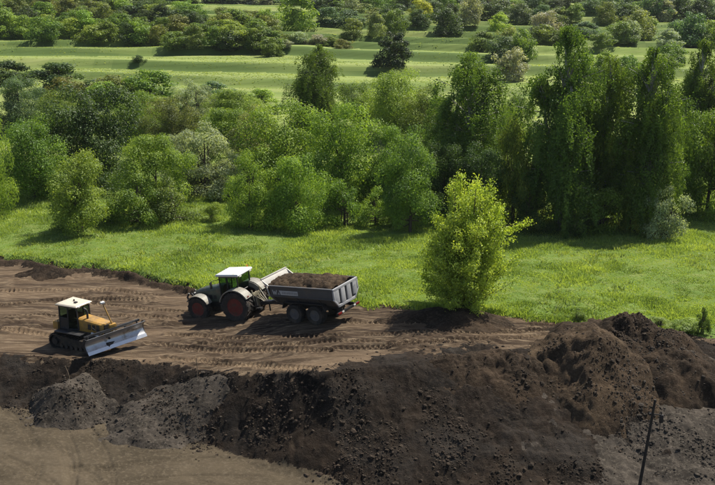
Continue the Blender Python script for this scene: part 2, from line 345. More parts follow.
def dens(x, y):
    t, f, e = lines(x, y); bank = sm(-.5, .5, t - y) * sm(-1.0, .3, y - f)
    r = sm(-4, 0, x) * sm(-1, .5, t + (1.7 - 1.1 * sm(3, 8, x)) * sm(-4, 1, x) + 1.0 * sm(11, 15, x) - y) * sm(-.9, .4, y - f); b = np.maximum(bank, r)
    spill = .12 * sm(-2.2, -.2, y - f) * (1 - b) * sm(.45, .6, fbm(x * .5, y * .5, 3, 2))
    wk = .006 * sm(0, .5, y - t) * (1 - sm(-.4, 0, y - e)) * sm(.5, .65, fbm(x * .3, y * .5, 71, 3)) * 8
    return np.clip(b * (.06 + .94 * sm(.44, .62, fbm(x * .45, y * .45, 23, 4))) + spill, 0, 1) * (y < t + 2.2 * sm(-4, 1, x) + .3)
pc = scatter(100000, dens)
gm = (pc[:, 0] > 13.5 + .5 * np.clip(pc[:, 1] - 49, 0, 9)) & (pc[:, 1] < lines(pc[:, 0], pc[:, 1])[0] - .8); pcg = pc[gm]; pc = pc[~gm]
lumps('loose_clods', pc, np.clip(rng.lognormal(-3.5, .55, len(pc)), .015, .17), 'clod', 'loose earth clods strewn over the bank')
pg = [pcg]
for hp in HEAPS[:2]:
    k = 650; a = rng.uniform(0, 6.28, k); r = np.sqrt(rng.uniform(0, 1.15, k)); pg.append(np.stack([hp[0] + np.cos(a) * r * hp[2], hp[1] + np.sin(a) * r * hp[3]], 1))
pg = np.concatenate(pg); lumps('grey_rubble', pg, np.clip(rng.lognormal(-3.4, .5, len(pg)), .015, .15), 'grey', 'grey crumbs of earth on the low pit heaps and the grey slope')

# ------------------------------------------------------------------ grass
def blades(name, xy, h, wd, material, label, color, per=4, seed=1, clump=.16, zf=base, cat='grass'):
    r = np.random.default_rng(seed); n = len(xy) * per
    b = np.repeat(xy, per, 0) + r.normal(0, clump, (n, 2)); hh = np.repeat(h, per) * r.uniform(.6, 1.2, n); ww = np.repeat(wd, per) * r.uniform(.6, 1.3, n)
    z = zf(b[:, 0], b[:, 1]) - .03; a = r.uniform(0, 6.28, n); ln = r.normal(0, .38, (n, 2)) * hh[:, None]
    dx, dy = np.cos(a) * ww / 2, np.sin(a) * ww / 2
    v = np.empty((n, 4, 3)); v[:, 0] = np.stack([b[:, 0] - dx, b[:, 1] - dy, z], 1); v[:, 1] = np.stack([b[:, 0] + dx, b[:, 1] + dy, z], 1)
    v[:, 2] = np.stack([b[:, 0] + ln[:, 0] + dx * .5, b[:, 1] + ln[:, 1] + dy * .5, z + hh * .85], 1); v[:, 3] = np.stack([b[:, 0] + ln[:, 0] * 1.2 - dx * .4, b[:, 1] + ln[:, 1] * 1.2 - dy * .4, z + hh], 1)
    t = np.clip(np.repeat(fbm(xy[:, 0] * .35, xy[:, 1] * .35, seed, 4), per) * 1.5 - .25 + r.normal(0, .14, n), 0, 1)
    o = obj(name, np_mesh(name, v.reshape(-1, 3), np.arange(n * 4).reshape(-1, 4), M[material], False, t)); o.color = (*color, 1)
    tag(o, label, cat, None, 'stuff'); return o
n = 130000; yy = 58 + 52 * rng.uniform(0, 1, n) ** 1.25; xx = rng.uniform(-.42, .42, n) * yy
e = lines(xx, yy)[2]; den = fbm(xx * .4, yy * .4, 88, 3); k = (yy > e + .05 - .7 * vn(xx * 1.3, yy * 1.3, 17) ** 2) & (rng.uniform(0, 1, n) < .35 + den)
gp = np.stack([xx, yy], 1)[k]; ge = (yy - e)[k]; gd = fbm(gp[:, 0] * .25, gp[:, 1] * .25, 33, 3)
gh = .08 + .15 * sm(.42, .68, gd) + .28 * (1 - sm(0, 1.2, ge)) * vn(gp[:, 0], gp[:, 1], 4)
gh = gh + .14 * sm(.58, .72, fbm(gp[:, 0] * .5, gp[:, 1] * .5, 35, 3))
blades('meadow_grass', gp, gh, np.full(len(gp), .07), 'grass', 'rough bright green meadow grass behind the machines', (.138, .188, .045), 4, 3)

n = 9000; yy = 56 + 45 * rng.uniform(0, 1, n); xx = rng.uniform(-.42, .42, n) * yy; k = (yy > lines(xx, yy)[2] + .3) & (fbm(xx * .3, yy * .3, 36, 3) > .56) & (rng.uniform(0, 1, n) < .6); wp = np.stack([xx, yy], 1)[k]
blades('meadow_weeds', wp, rng.uniform(.14, .36, len(wp)), np.full(len(wp), .09), 'grass', 'taller duller weeds scattered through the meadow', (.12, .155, .045), 7, 12, .16, base, 'weeds')

# ------------------------------------------------------------------ foliage generators
def quads(c, nrm, size, aspect, r):
    n = len(c); nrm = nrm / (np.linalg.norm(nrm, axis=1, keepdims=True) + 1e-9)
    t = np.cross(nrm, r.normal(0, 1, (n, 3))); t /= np.linalg.norm(t, axis=1, keepdims=True) + 1e-9; b = np.cross(nrm, t)
    L = size[:, None] * t * .5; Wd = size[:, None] * aspect * b * .5; lift = nrm * size[:, None] * .14
    v = np.stack([c - L, c + Wd * 1.0 + lift - L * .15, c + L, c - Wd + lift - L * .15], 1); return v
def leafmesh(name, c, nrm, size, tint, aspect, r):
    v = quads(c, nrm, size, aspect, r); n = len(c)
    return np_mesh(name, v.reshape(-1, 3), np.arange(n * 4).reshape(-1, 4), M['leaf'], False, tint)
class TubeSet:
    def __init__(s): s.v = []; s.f = []
    def add(s, pts, rad, n=6):
        pts = [Vector(p) for p in pts]; b0 = len(s.v)
        for i, p in enumerate(pts):
            d = (pts[min(i + 1, len(pts) - 1)] - pts[max(i - 1, 0)]).normalized()
            a = d.orthogonal().normalized(); b = d.cross(a)
            for k in range(n): q = 2 * math.pi * k / n; s.v.append(p + (a * math.cos(q) + b * math.sin(q)) * rad[i])
        for i in range(len(pts) - 1):
            for k in range(n): s.f.append((b0 + i * n + k, b0 + i * n + (k + 1) % n, b0 + (i + 1) * n + (k + 1) % n, b0 + (i + 1) * n + k))
    def mesh(s, name, m): return np_mesh(name, np.array([tuple(p) for p in s.v]), np.array(s.f), m)
def profile(kind, t):
    if kind == 'round': return np.sqrt(np.clip(1 - ((t - .48) / .54) ** 2, 0, 1))
    if kind == 'bush': return np.clip(np.sqrt(np.clip(1 - ((t - .32) / .69) ** 2, 0, 1)), 0, 1)
    if kind == 'oval': return np.sqrt(np.clip(1 - ((t - .45) / .56) ** 2, 0, 1)) * (.75 + .25 * np.sin(t * 9))
    return np.clip(1.15 * np.sin(np.pi * np.clip(t, 0, 1) ** .75) ** .7, 0, 1)
def clumpy(seed, H, Wd, zb, kind, ncl, nleaf, leaf, cr, aspect=.7, bark='bark', stems=1):
    r = np.random.default_rng(seed); cen = []; R = Wd / 2
    lob = r.uniform(0, 6.28, 4)
    while len(cen) < ncl:
        t = r.uniform(.0, 1); a = r.uniform(0, 6.28)
        pr = float(profile(kind, np.array(t)))
        lobe = 1 + .20 * math.sin(2 * a + lob[0] + 3 * t) + .16 * math.sin(3 * a + lob[1] - 4 * t) + .1 * math.sin(5 * a + lob[2] + 7 * t)
        q = r.uniform(.0, 1) ** .45 * pr * R * lobe * .92
        if r.uniform() > pr + .15: continue
        z = zb + (H - zb) * t * (.93 + .07 * math.sin(2 * a + lob[3]))
        cen.append((q * math.cos(a), q * math.sin(a), z, cr * r.uniform(.6, 1.35) * (1.1 - .35 * t)))
    cen = np.array(cen); w_ = cen[:, 3] ** 2; idx = r.choice(ncl, nleaf, p=w_ / w_.sum())
    d = r.normal(0, 1, (nleaf, 3)); d[:, 2] += .35; d /= np.linalg.norm(d, axis=1, keepdims=True)
    rad = cen[idx, 3] * (r.uniform(.22, 1.15, nleaf) ** .45)
    p = cen[idx, :3] + d * rad[:, None] * np.array([1.08, 1.08, .78])
    p += .12 * cr * r.normal(0, 1, (nleaf, 3)); p[:, 2] = np.maximum(p[:, 2], .05)
    nm = d * 1.1 + np.array([0, 0, .5]) + r.normal(0, .45, (nleaf, 3))
    tint = np.clip(.5 + (r.uniform(-.5, .5, ncl) * .6)[idx] + r.normal(0, .2, nleaf), 0, 1)
    me = leafmesh('crown', p, nm, leaf * r.uniform(.65, 1.35, nleaf), tint, aspect, r)
    T = TubeSet()
    for s in range(stems):
        bx, by = (0, 0) if stems == 1 else (r.uniform(-.1, .1) * Wd, r.uniform(-.1, .1) * Wd)
        lean = r.normal(0, .03, 2) * H; rt = .016 * H * (1 if stems == 1 else .6) + .03
        pts = [(bx + lean[0] * k, by + lean[1] * k, -.3 + (H * .82 + .3) * k) for k in (0, .25, .5, .75, 1)]
        T.add(pts, [rt * 1.25, rt, rt * .75, rt * .5, rt * .2], 7)
        for c in cen[r.choice(ncl, min(12, ncl), False)]:
            k = min(max(c[2] / H * .72, .12), .8); a0 = Vector((bx + lean[0] * k, by + lean[1] * k, (H * .82) * k)); b0 = Vector(c[:3])
            m0 = a0.lerp(b0, .5) + Vector((0, 0, -.04 * H)); T.add([a0, m0, b0], [rt * .45, rt * .3, rt * .1], 5)
    return me, T.mesh('trunk', M[bark]), H, Wd
def weeping(seed, H, Wd, nstr, leaf):
    r = np.random.default_rng(seed); R = Wd / 2; P = []; T = TubeSet(); N = []
    tops = [(0, 0, 1)] + [(r.uniform(-.5, .5) * R, r.uniform(-.5, .5) * R, r.uniform(.58, .88)) for _ in range(3)]
    rt = .014 * H
    for (tx, ty, th) in tops: T.add([(0, 0, -.3), (tx * .3, ty * .3, H * .35), (tx * .8, ty * .8, H * .7 * th), (tx, ty, H * .95 * th)], [rt, rt * .8, rt * .45, rt * .12], 7)
    tint = []
    per = 8
    for i in range(nstr):
        if i % per == 0:
            tx, ty, th = tops[r.integers(0, len(tops))] if r.uniform() < .75 else tops[0]
            t = r.uniform(.12, 1.0) ** .8; a = r.uniform(0, 6.28); bt = r.uniform(-.3, .3)
            pr = float(np.interp(t, [0, .12, .3, .55, .78, .92, 1], [.62, .95, 1, .96, .78, .48, .12])) * (1 + .25 * math.sin(3 * a + seed + 5 * t))
            q = R * pr * r.uniform(.25, 1) ** .6 * (.72 if th < 1 else .95); X0 = tx * t + q * math.cos(a); Y0 = ty * t + q * math.sin(a); Z0 = H * th * (t * .96 + .04)
            T.add([(tx * t * .8, ty * t * .8, Z0 * .84), ((tx * t + X0) / 2, (ty * t + Y0) / 2, Z0 * .96), (X0, Y0, Z0)], [rt * .3, rt * .2, rt * .08], 5)
        w_ = .3 + .7 * min(1, pr * 1.5); x0 = X0 + r.normal(0, .42) * w_ - math.cos(a) * r.uniform(0, .8) * w_; y0 = Y0 + r.normal(0, .42) * w_ - math.sin(a) * r.uniform(0, .8) * w_; z0 = min(Z0 + r.normal(0, .22), H)
        # leafy tuft at the shoulder, then a hanging strand
        ln = r.uniform(.8, 3.2) * (H / 18) * (.25 + pr); m = int(16 + ln * 24)
        s = r.uniform(0, 1, m) ** .8; sw = r.normal(0, .12, 2)
        spread = (.30 * (1 - s) ** 2 + .085) * w_ ** .5
        px = x0 + sw[0] * s * ln + math.cos(a) * .3 * s + r.normal(0, 1, m) * spread; py = y0 + sw[1] * s * ln + math.sin(a) * .3 * s + r.normal(0, 1, m) * spread
        pz = np.maximum(z0 - s * ln + r.normal(0, .1, m), .3); P.append(np.stack([px, py, pz], 1)); tint.append(np.clip(.5 + bt + r.uniform(-.25, .25) + r.normal(0, .12, m), 0, 1))
        N.append(np.stack([math.cos(a) + r.normal(0, .7, m), math.sin(a) + r.normal(0, .7, m), r.normal(.15, .35, m)], 1))
    P = np.concatenate(P); N = np.concatenate(N); tint = np.concatenate(tint)
    return leafmesh('crown', P, N, leaf * r.uniform(.6, 1.3, len(P)), tint, .6, r), T.mesh('trunk', M['birchbark']), H, Wd
def sprays(seed, H, Wd, nshoot, leaf):
    """young multi-stemmed tree: ascending shoots with leaf sprays"""
    r = np.random.default_rng(seed); R = Wd / 2; P = []; N = []; tint = []; T = TubeSet()
    stems = [(r.uniform(-.5, .5), r.uniform(-.5, .5), r.uniform(-1.0, 1.0), r.uniform(-1.0, 1.0)) for _ in range(5)]
    for bx, by, tx, ty in stems: T.add([(bx * .4, by * .4, -.3), (bx, by, H * .3), (tx, ty, H * .62), (tx * 1.4, ty * 1.4, H * .9)], [.13, .10, .06, .02], 7)
    for i in range(nshoot):
        bx, by, tx, ty = stems[i % 5]; k = r.uniform(.0, 1) ** 1.2 * .62; a = r.uniform(0, 6.28)
        p0 = Vector((bx + (tx - bx) * k, by + (ty - by) * k, H * k * .95))
        te = min(1.0, k + r.uniform(.04, .42)); prof = float(np.interp(te, [0, .12, .35, .6, .8, 1], [1.0, 1.05, 1.0, .86, .60, .26]))
        q = R * prof * r.uniform(.45, 1.03) * (1 + .14 * math.sin(3 * a + 1.3)); p1 = Vector((q * math.cos(a), q * math.sin(a), H * te))
        mid = p0.lerp(p1, .5) + Vector((math.cos(a), math.sin(a), -.4)) * .35
        T.add([p0, mid, p1], [.04, .025, .008], 4); tt = r.uniform(-.3, .3)
        m = int(85 + 50 * (p1 - p0).length); s = r.uniform(.1, 1.05, m) ** .75
        pts = np.array([np.array(p0) * (1 - u) ** 2 + 2 * np.array(mid) * u * (1 - u) + np.array(p1) * u * u for u in s])
        sp = (.42 * (1 - s * .6))[:, None]; pts = pts + r.normal(0, 1, (m, 3)) * sp * np.array([1, 1, .8])
        pts[:, 2] = np.maximum(pts[:, 2], .08); P.append(pts); N.append(r.normal(0, .7, (m, 3)) + np.array([math.cos(a) * .4, math.sin(a) * .4, .6])); tint.append(np.clip(.5 + tt + r.normal(0, .2, m), 0, 1))
    p0 = Vector((.6, -.6, H * .52)); p1 = Vector((R * 1.2, -.5, H * .66))           # the one branch that reaches out to the right
    T.add([p0, p0.lerp(p1, .5) + Vector((0, 0, .3)), p1], [.05, .03, .01], 5); m = 420; s = r.uniform(.35, 1, m)[:, None]
    P.append(np.array(p0) * (1 - s) + np.array(p1) * s + r.normal(0, .16, (m, 3))); N.append(r.normal(0, 1, (m, 3)) + [0, 0, .5]); tint.append(r.uniform(.4, .9, m))
    P = np.concatenate(P); N = np.concatenate(N); tint = np.concatenate(tint)
    return leafmesh('crown', P, N, leaf * r.uniform(.6, 1.35, len(P)), tint, .72, r), T.mesh('trunk', M['bark']), H, Wd

KIND = {}
KIND['broad'] = [clumpy(100 + i, 10, 9, .9, 'round', 62 + 8 * i, 25000, .20, 1.25) for i in range(5)]
KIND['dense'] = [clumpy(200 + i, 10, 10, .4, 'bush', 95, 28000, .19, 1.1, .8) for i in range(2)]
KIND['bush'] = [clumpy(300 + i, 7, 7, .1, 'bush', 50 + 8 * i, 19000, .165, .95, .7, 'bark', 3) for i in range(4)]
KIND['willow'] = [clumpy(400, 7, 7.5, .1, 'bush', 90, 24000, .20, .75, .5, 'bark', 4)]
KIND['shrub'] = [clumpy(500 + i, 3.6, 4, .05, 'bush', 30, 6000, .155, .62, .65, 'bark', 5) for i in range(3)]
KIND['birch'] = [weeping(600 + i, 18, 8, 1040, .20) for i in range(3)]
KIND['far'] = [clumpy(700 + i, 8, 8, .2, 'bush', 40, 5200, .40, 1.25, .8) for i in range(5)]
KIND['fardark'] = [clumpy(720, 7, 8, .1, 'bush', 60, 5200, .40, .9, .8)]
count = {}
GREEN = {'mid': (.084, .130, .021), 'light': (.125, .180, .028), 'yellow': (.19, .235, .03), 'dark': (.040, .066, .018), 'deep': (.028, .046, .017),
         'grey': (.175, .205, .135), 'blue': (.066, .102, .046), 'birch': (.070, .106, .019), 'pale': (.135, .178, .055), 'olive': (.098, .12, .03)}
def tree(name, kind, px, py, hpx, wpx, color, label, cat='tree', group=None, solo=False, rot=None):
    var = KIND[kind]; i = count.get(kind, 0); count[kind] = i + 1
    crown, trunk, H, Wd = var[i % len(var)]
    p, s = at(px, py); h = hpx * s / F / .96; wd = wpx * s / F
    c = GREEN[color] if isinstance(color, str) else color
    j = random.Random(i * 31 + len(kind)).uniform; c = tuple(x * j(.9, 1.1) for x in c)
    rz = rot if rot is not None else (i * 2.399) % 6.283
    if solo:
        o = obj(name, crown); root = o
    else:
        root = empty(name); o = obj('crown', crown, root); obj('trunk', trunk, root)
    o.color = (*c, 1); root.location = (p[0], p[1], p[2] - .05); root.rotation_euler = (0, 0, rz); root.scale = (wd / Wd, wd / Wd, h / H)
    tag(root, label, cat, group); return root

# -- the front tree
KIND['spray'] = [sprays(11, 9.3, 7.2, 270, .135)]
tree('young_tree', 'spray', 466, 309, 135, 100, (.21, .265, .038), 'bright yellow-green young tree standing alone at the edge of the dug ground', 'tree', rot=0.0)
# -- wood along the meadow
G1 = 'trees and shrubs along the meadow'
def T(kind, px, py, h, wd, col, label, name=None, cat=None):
    nm = name or {'birch': 'birch_tree', 'willow': 'willow_tree', 'shrub': 'shrub', 'bush': 'bushy_tree'}.get(kind, 'leafy_tree')
    return tree(nm, kind, px, py, h, wd, col, label, cat or ('shrub' if kind == 'shrub' else 'tree'), G1)
T('bush', 84, 231, 82, 74, 'light', 'round bright green bushy tree on the meadow, leftmost one standing in front')
T('shrub', 137, 223, 46, 52, 'mid', 'dark green shrub touching the leftmost front tree')
T('shrub', 172, 221, 42, 46, 'olive', 'low olive shrub below the light leafy tree, left of the grey willow')
T('broad', 156, 214, 80, 64, 'light', 'light green leafy tree between the big dark round tree and the grey willow')
T('willow', 203, 195, 70, 82, 'grey', 'silvery grey-green willow behind the meadow')
T('dense', 88, 186, 106, 104, 'dark', 'big dense dark green round tree on the left')
T('broad', 34, 199, 84, 76, 'mid', 'mid green tree at the left edge, in front of the big dark tree')
T('bush', -6, 218, 112, 44, 'light', 'yellowish green tree cut off by the left picture edge')
T('bush', 252, 227, 70, 52, 'light', 'left one of the two touching round trees behind the tractor')
T('bush', 297, 228, 76, 64, 'light', 'right one of the two touching round trees behind the tractor')
T('shrub', 344, 226, 46, 40, 'mid', 'dark shrub right of the two touching round trees')
T('shrub', 376, 225, 36, 36, 'light', 'light green low shrub at the foot of the tree left of the birch')
T('broad', 410, 232, 96, 66, 'mid', 'full leafy tree right behind the low shrubs, left of the yellow-green tree')
T('broad', 343, 206, 104, 80, 'light', 'tall light green tree behind the two low shrubs')
T('dense', 386, 205, 86, 62, 'mid', 'mid green tree filling the gap behind the tree left of the birch')
T('broad', 288, 196, 90, 86, 'light', 'wide pale green tree behind the two touching round trees')
T('willow', 258, 182, 72, 76, 'pale', 'pale grey-green tree between the willow and the two touching round trees')
T('broad', 232, 170, 62, 60, 'light', 'light green treetop above the grey willow')
T('birch', 317, 152, 102, 62, 'birch', 'dark narrow weeping tree rising alone above the wood at mid picture')
T('birch', 467, 208, 148, 92, 'birch', 'dark weeping birch rising behind the yellow-green tree')
T('broad', 395, 140, 72, 62, 'light', 'light green treetop left of the weeping birch')
T('broad', 425, 150, 60, 50, 'mid', 'darker treetop touching the left side of the weeping birch')
T('birch', 558, 230, 192, 92, 'birch', 'tallest weeping birch of the right-hand group')
T('birch', 641, 229, 172, 86, 'birch', 'weeping birch right of the tallest one, behind the grey-green shrub')
T('birch', 602, 222, 158, 70, 'birch', 'weeping birch wedged between the two big right-hand birches')
T('birch', 692, 186, 138, 62, 'birch', 'weeping birch at the right edge, set back behind the light bush')
T('bush', 511, 228, 112, 50, 'mid', 'narrow mid green tree just left of the tallest birch')
T('bush', 530, 231, 66, 48, 'dark', 'dark bushy growth at the left foot of the tallest birch')
T('dense', 478, 222, 82, 66, 'dark', 'dark tree low between the weeping birch and the yellow-green tree')
T('dense', 443, 220, 84, 56, 'dark', 'dark shaded tree behind the left half of the yellow-green tree')
T('shrub', 664, 238, 50, 42, 'grey', 'rounded grey-green shrub alone on the meadow in front of the birches')
T('dense', 706, 214, 112, 80, 'mid', 'dense dark tree at the right picture edge behind the meadow')
T('bush', 668, 212, 92, 54, 'light', 'light green tree between the birches and the right edge tree')
T('broad', 740, 214, 118, 76, 'mid', 'leafy tree mostly cut off by the right picture edge')
T('shrub', 602, 232, 44, 52, 'mid', 'shrub in the birches\' shade, midway between the two big trunks')
T('shrub', 570, 232, 34, 42, 'dark', 'dark low shrub at the foot of the tallest birch')
T('shrub', 632, 230, 40, 36, 'light', 'lighter shrub at the foot of the birch behind the grey-green shrub')
T('shrub', 213, 220, 18, 22, 'light', 'small low shrub alone in the grass right of the olive shrub', 'shrub')
# -- second line, on the slope behind
T('dense', 22, 132, 58, 62, 'blue', 'dark bluish tree at the left edge above the mid green tree')
T('far', 60, 92, 30, 56, 'dark', 'dark low thicket at the left, just below the pale field', 'bush', 'bush')
T('broad', 138, 142, 48, 66, 'light', 'light green treetop right above the light leafy tree', None)
T('far', 10, 84, 22, 44, 'dark', 'low dark bush at the left edge below the pale field', 'bush', 'bush')
T('far', 108, 102, 28, 52, 'olive', 'olive bush above the big dark round tree', 'bush', 'bush')
T('far', 150, 106, 36, 54, 'mid', 'rounded bush below the pale field, right of the olive bush', 'bush', 'bush')
T('willow', 192, 128, 46, 60, 'grey', 'dull grey-green bush above the silvery willow', 'bush', 'bush')
T('broad', 238, 134, 44, 56, 'light', 'bright treetop left of the dark narrow weeping tree', None)
T('far', 215, 108, 26, 44, 'blue', 'small bluish bush at the lower edge of the pale field', 'bush', 'bush')
T('broad', 362, 128, 48, 50, 'mid', 'treetop just right of the dark narrow weeping tree', None)
T('far', 262, 112, 24, 36, 'light', 'small light bush left of the dark narrow weeping tree, field edge', 'bush', 'bush')
T('broad', 172, 150, 50, 50, 'olive', 'olive treetop behind the light leafy tree and the willow', None)
T('broad', 60, 140, 50, 50, 'mid', 'treetop squeezed behind the big dark tree\'s left side', None)
T('broad', 505, 160, 54, 40, 'light', 'light treetop in the gap between the two birch groups', None)
T('broad', 520, 130, 34, 34, 'pale', 'pale treetop seen in the gap left of the tallest birch', None)

# -- far fields: single trees and hedgerows
G2 = 'far trees on the fields'
def FT(px, py, h, wd, col, label, kind='far'): return tree('far_tree', kind, px, py, h, wd, col, label, 'tree', G2, True)
FT(393, 67, 34, 38, 'deep', 'dark round tree standing alone on the far pale field', 'fardark')
FT(297, 29, 34, 38, 'light', 'light green round tree at the right end of the far hedge')
FT(511, 80, 34, 34, 'grey', 'grey-green bush on the field left of the tallest birch')
FT(500, 62, 26, 30, 'blue', 'dark bush just above the grey-green bush on the field')
FT(522, 62, 32, 26, 'mid', 'upright green bush right of the dark bush on the field')
FT(352, 38, 20, 24, 'olive', 'small olive bush on the far field below the top tree belt')
FT(376, 36, 22, 22, 'pale', 'small pale bush just above the lone dark tree')
FT(392, 32, 24, 26, 'mid', 'green bush in the top belt straight above the lone dark tree')
FT(446, 34, 26, 34, 'dark', 'dark broad tree in the top belt, left of the tallest birch')
FT(470, 26, 30, 26, 'grey', 'pale grey-green tree in the top belt')
FT(420, 24, 24, 24, 'yellow', 'yellowish tree in the top belt')
FT(500, 32, 18, 24, 'yellow', 'small yellowish bush at the left of the tallest birch\'s top')
FT(545, 34, 24, 30, 'grey', 'greyish bush peeking over the tallest birch\'s top')
FT(640, 40, 30, 34, 'pale', 'pale rounded tree above the right-hand birches')
FT(690, 48, 34, 36, 'blue', 'bluish rounded tree near the upper right corner')
FT(712, 44, 24, 28, 'light', 'light tree at the right edge below the upper right corner')
FT(700, 22, 22, 30, 'dark', 'dark tree in the upper right corner')
FT(655, 20, 26, 30, 'blue', 'bluish tree high up between the right-hand birch and the corner')
FT(672, 66, 22, 30, 'mid', 'bush behind the birch at the right edge')
FT(138, 62, 7, 12, 'dark', 'tiny dark bush alone in the middle of the pale field')
rb = random.Random(4)
ORD = 'first second third fourth fifth sixth seventh eighth ninth tenth eleventh twelfth thirteenth fourteenth fifteenth sixteenth seventeenth eighteenth nineteenth twentieth twenty-first twenty-second twenty-third twenty-fourth'.split()
WORD = {'mid': 'mid green', 'light': 'light green', 'yellow': 'yellowish', 'dark': 'dark green', 'grey': 'grey-green', 'blue': 'bluish green', 'pale': 'pale green', 'olive': 'olive'}
def band(pts, n, hs, ws, cols, label, group, jy=3):
    for i in range(n):
        t = (i + rb.uniform(.1, .9)) / n; x = pts[0][0] + (pts[-1][0] - pts[0][0]) * t
        y = float(np.interp(x, [p[0] for p in pts], [p[1] for p in pts])) + rb.uniform(-jy, jy); c = rb.choice(cols)
        tree('far_bush', 'far', x, y, rb.uniform(*hs), rb.uniform(*ws), c, '%s bush, %s from left in %s' % (WORD[c], ORD[i], label), 'bush', group, True)
for row, dy, h in (('front', 0, (17, 25)), ('second', -9, (16, 24)), ('third', -18, (15, 22)), ('fourth', -27, (13, 20)), ('back', -35, (12, 16))):
    band([(-15, 35 + dy), (90, 40 + dy), (280, 55 + dy * .8)], 16, h, (22, 36), ['mid', 'mid', 'light', 'olive', 'dark'], 'the ' + row + ' row of the upper left hedgerow', 'hedgerow bushes')
band([(320, 24), (500, 22), (730, 18)], 20, (14, 22), (20, 32), ['blue', 'mid', 'grey', 'dark', 'olive'], 'the front row of the top tree belt', 'top tree belt', 4)
band([(310, 13), (500, 11), (730, 9)], 22, (12, 19), (20, 32), ['blue', 'mid', 'grey', 'dark'], 'the middle row of the top tree belt', 'top tree belt', 3)
band([(150, 5), (400, 4), (730, 3)], 24, (11, 17), (26, 40), ['blue', 'mid', 'grey', 'dark'], 'the topmost row of the top tree belt', 'top tree belt', 2)
band([(480, 48), (600, 44), (730, 40)], 14, (14, 24), (20, 32), ['blue', 'mid', 'grey', 'pale', 'light'], 'the scrub high behind the birches', 'bushes behind the birches', 8)
band([(575, 80), (650, 84), (670, 86)], 6, (20, 30), (24, 34), ['mid', 'mid', 'pale', 'light'], 'the low scrub close behind the birches', 'bushes behind the birches', 6)
band([(255, 40), (300, 46), (345, 44)], 7, (7, 12), (14, 22), ['olive', 'mid', 'grey'], 'the low row below the light round far tree', 'low field bushes', 5)
band([(60, 100), (140, 112), (260, 124)], 10, (16, 26), (28, 44), ['mid', 'olive', 'light', 'blue'], 'the scrub between pale field and wood', 'scrub bushes', 5)
n = 90000; yy = 112 + 260 * rng.uniform(0, 1, n) ** 1.3; xx = rng.uniform(-.42, .42, n) * yy; k = rng.uniform(0, 1, n) < .7 * sm(.35, .6, fbm(xx * .05, yy * .12, 14, 3)); wp = np.stack([xx, yy], 1)[k]
blades('field_grass', wp, np.full(len(wp), .10), np.full(len(wp), .35), 'grass', 'pale rough grass of the far fields', (.165, .205, .062), 2, 10, .5, base, 'grass')

# ------------------------------------------------------------------ hard-surface builder
class MB:
    def __init__(s): s.v = []; s.f = []
    def add(s, v, f): b = len(s.v); s.v += [Vector(p) for p in v]; s.f += [tuple(i + b for i in q) for q in f]; return s
    def box(s, c, d, rot=None, top=1.0):
        x, y, z = (k / 2 for k in d); v = []
        for sz in (-1, 1):
            k = top if sz > 0 else 1
            for sx, sy in ((-1, -1), (1, -1), (1, 1), (-1, 1)): v.append(Vector((sx * x * k, sy * y * k, sz * z)))
        if rot: e = Euler(rot).to_matrix(); v = [e @ p for p in v]
        return s.add([p + Vector(c) for p in v], [(3, 2, 1, 0), (4, 5, 6, 7), (0, 1, 5, 4), (1, 2, 6, 5), (2, 3, 7, 6), (3, 0, 4, 7)])
    def prism(s, xz, y0, y1):                       # outline in x,z pushed along y
        n = len(xz); v = [(a, y0, b) for a, b in xz] + [(a, y1, b) for a, b in xz]
        f = [tuple(range(n)), tuple(range(2 * n - 1, n - 1, -1))] + [(i, i + n, (i + 1) % n + n, (i + 1) % n) for i in range(n)]
        return s.add(v, f)
    def loft(s, rings, cap=True):
        n = len(rings[0]); v = [p for r in rings for p in r]; f = []
        for k in range(len(rings) - 1):
            for i in range(n): f.append((k * n + i, k * n + (i + 1) % n, (k + 1) * n + (i + 1) % n, (k + 1) * n + i))
        if cap: f += [tuple(range(n - 1, -1, -1)), tuple(range((len(rings) - 1) * n, len(rings) * n))]
        return s.add(v, f)
    def lathe(s, prof, c, n=32, cap=True):                    # profile (radius, y) about an axis along y
        rings = []
        for r, y in prof: rings.append([(c[0] + r * math.cos(2 * math.pi * i / n), c[1] + y, c[2] + r * math.sin(2 * math.pi * i / n)) for i in range(n)])
        return s.loft(rings, cap)
    def tube(s, pts, r, n=8):
        pts = [Vector(p) for p in pts]; rings = []; up = None
        for i, p in enumerate(pts):
            d = (pts[min(i + 1, len(pts) - 1)] - pts[max(i - 1, 0)]).normalized()
            if up is None: up = d.orthogonal().normalized()
            a = (up - d * up.dot(d)).normalized(); b = d.cross(a); rr = r[i] if isinstance(r, (list, tuple)) else r
            rings.append([p + (a * math.cos(2 * math.pi * k / n) + b * math.sin(2 * math.pi * k / n)) * rr for k in range(n)])
        return s.loft(rings)
    def pane(s, pts, th=.02):
        p = [Vector(q) for q in pts]; nrm = (p[1] - p[0]).cross(p[2] - p[0]).normalized() * th; n = len(p)
        return s.add(p + [q + nrm for q in p], [tuple(range(n - 1, -1, -1)), tuple(range(n, 2 * n))] + [(i, (i + 1) % n, (i + 1) % n + n, i + n) for i in range(n)])
    def build(s, name, material, parent=None, bevel=0.0, smooth=True, ang=35):
        me = bpy.data.meshes.new(name); me.from_pydata([tuple(p) for p in s.v], [], s.f); me.materials.append(material)
        import bmesh
        bm = bmesh.new(); bm.from_mesh(me); bmesh.ops.recalc_face_normals(bm, faces=bm.faces)
        if bevel: bmesh.ops.bevel(bm, geom=[e for e in bm.edges if e.is_manifold and e.calc_face_angle(0) > .5], offset=bevel, segments=2, profile=.6, affect='EDGES', clamp_overlap=True)
        bm.to_mesh(me); bm.free()
        if smooth:
            me.polygons.foreach_set('use_smooth', np.full(len(me.polygons), True)); me.set_sharp_from_angle(angle=math.radians(ang))
        me.update(); return obj(name, me, parent)
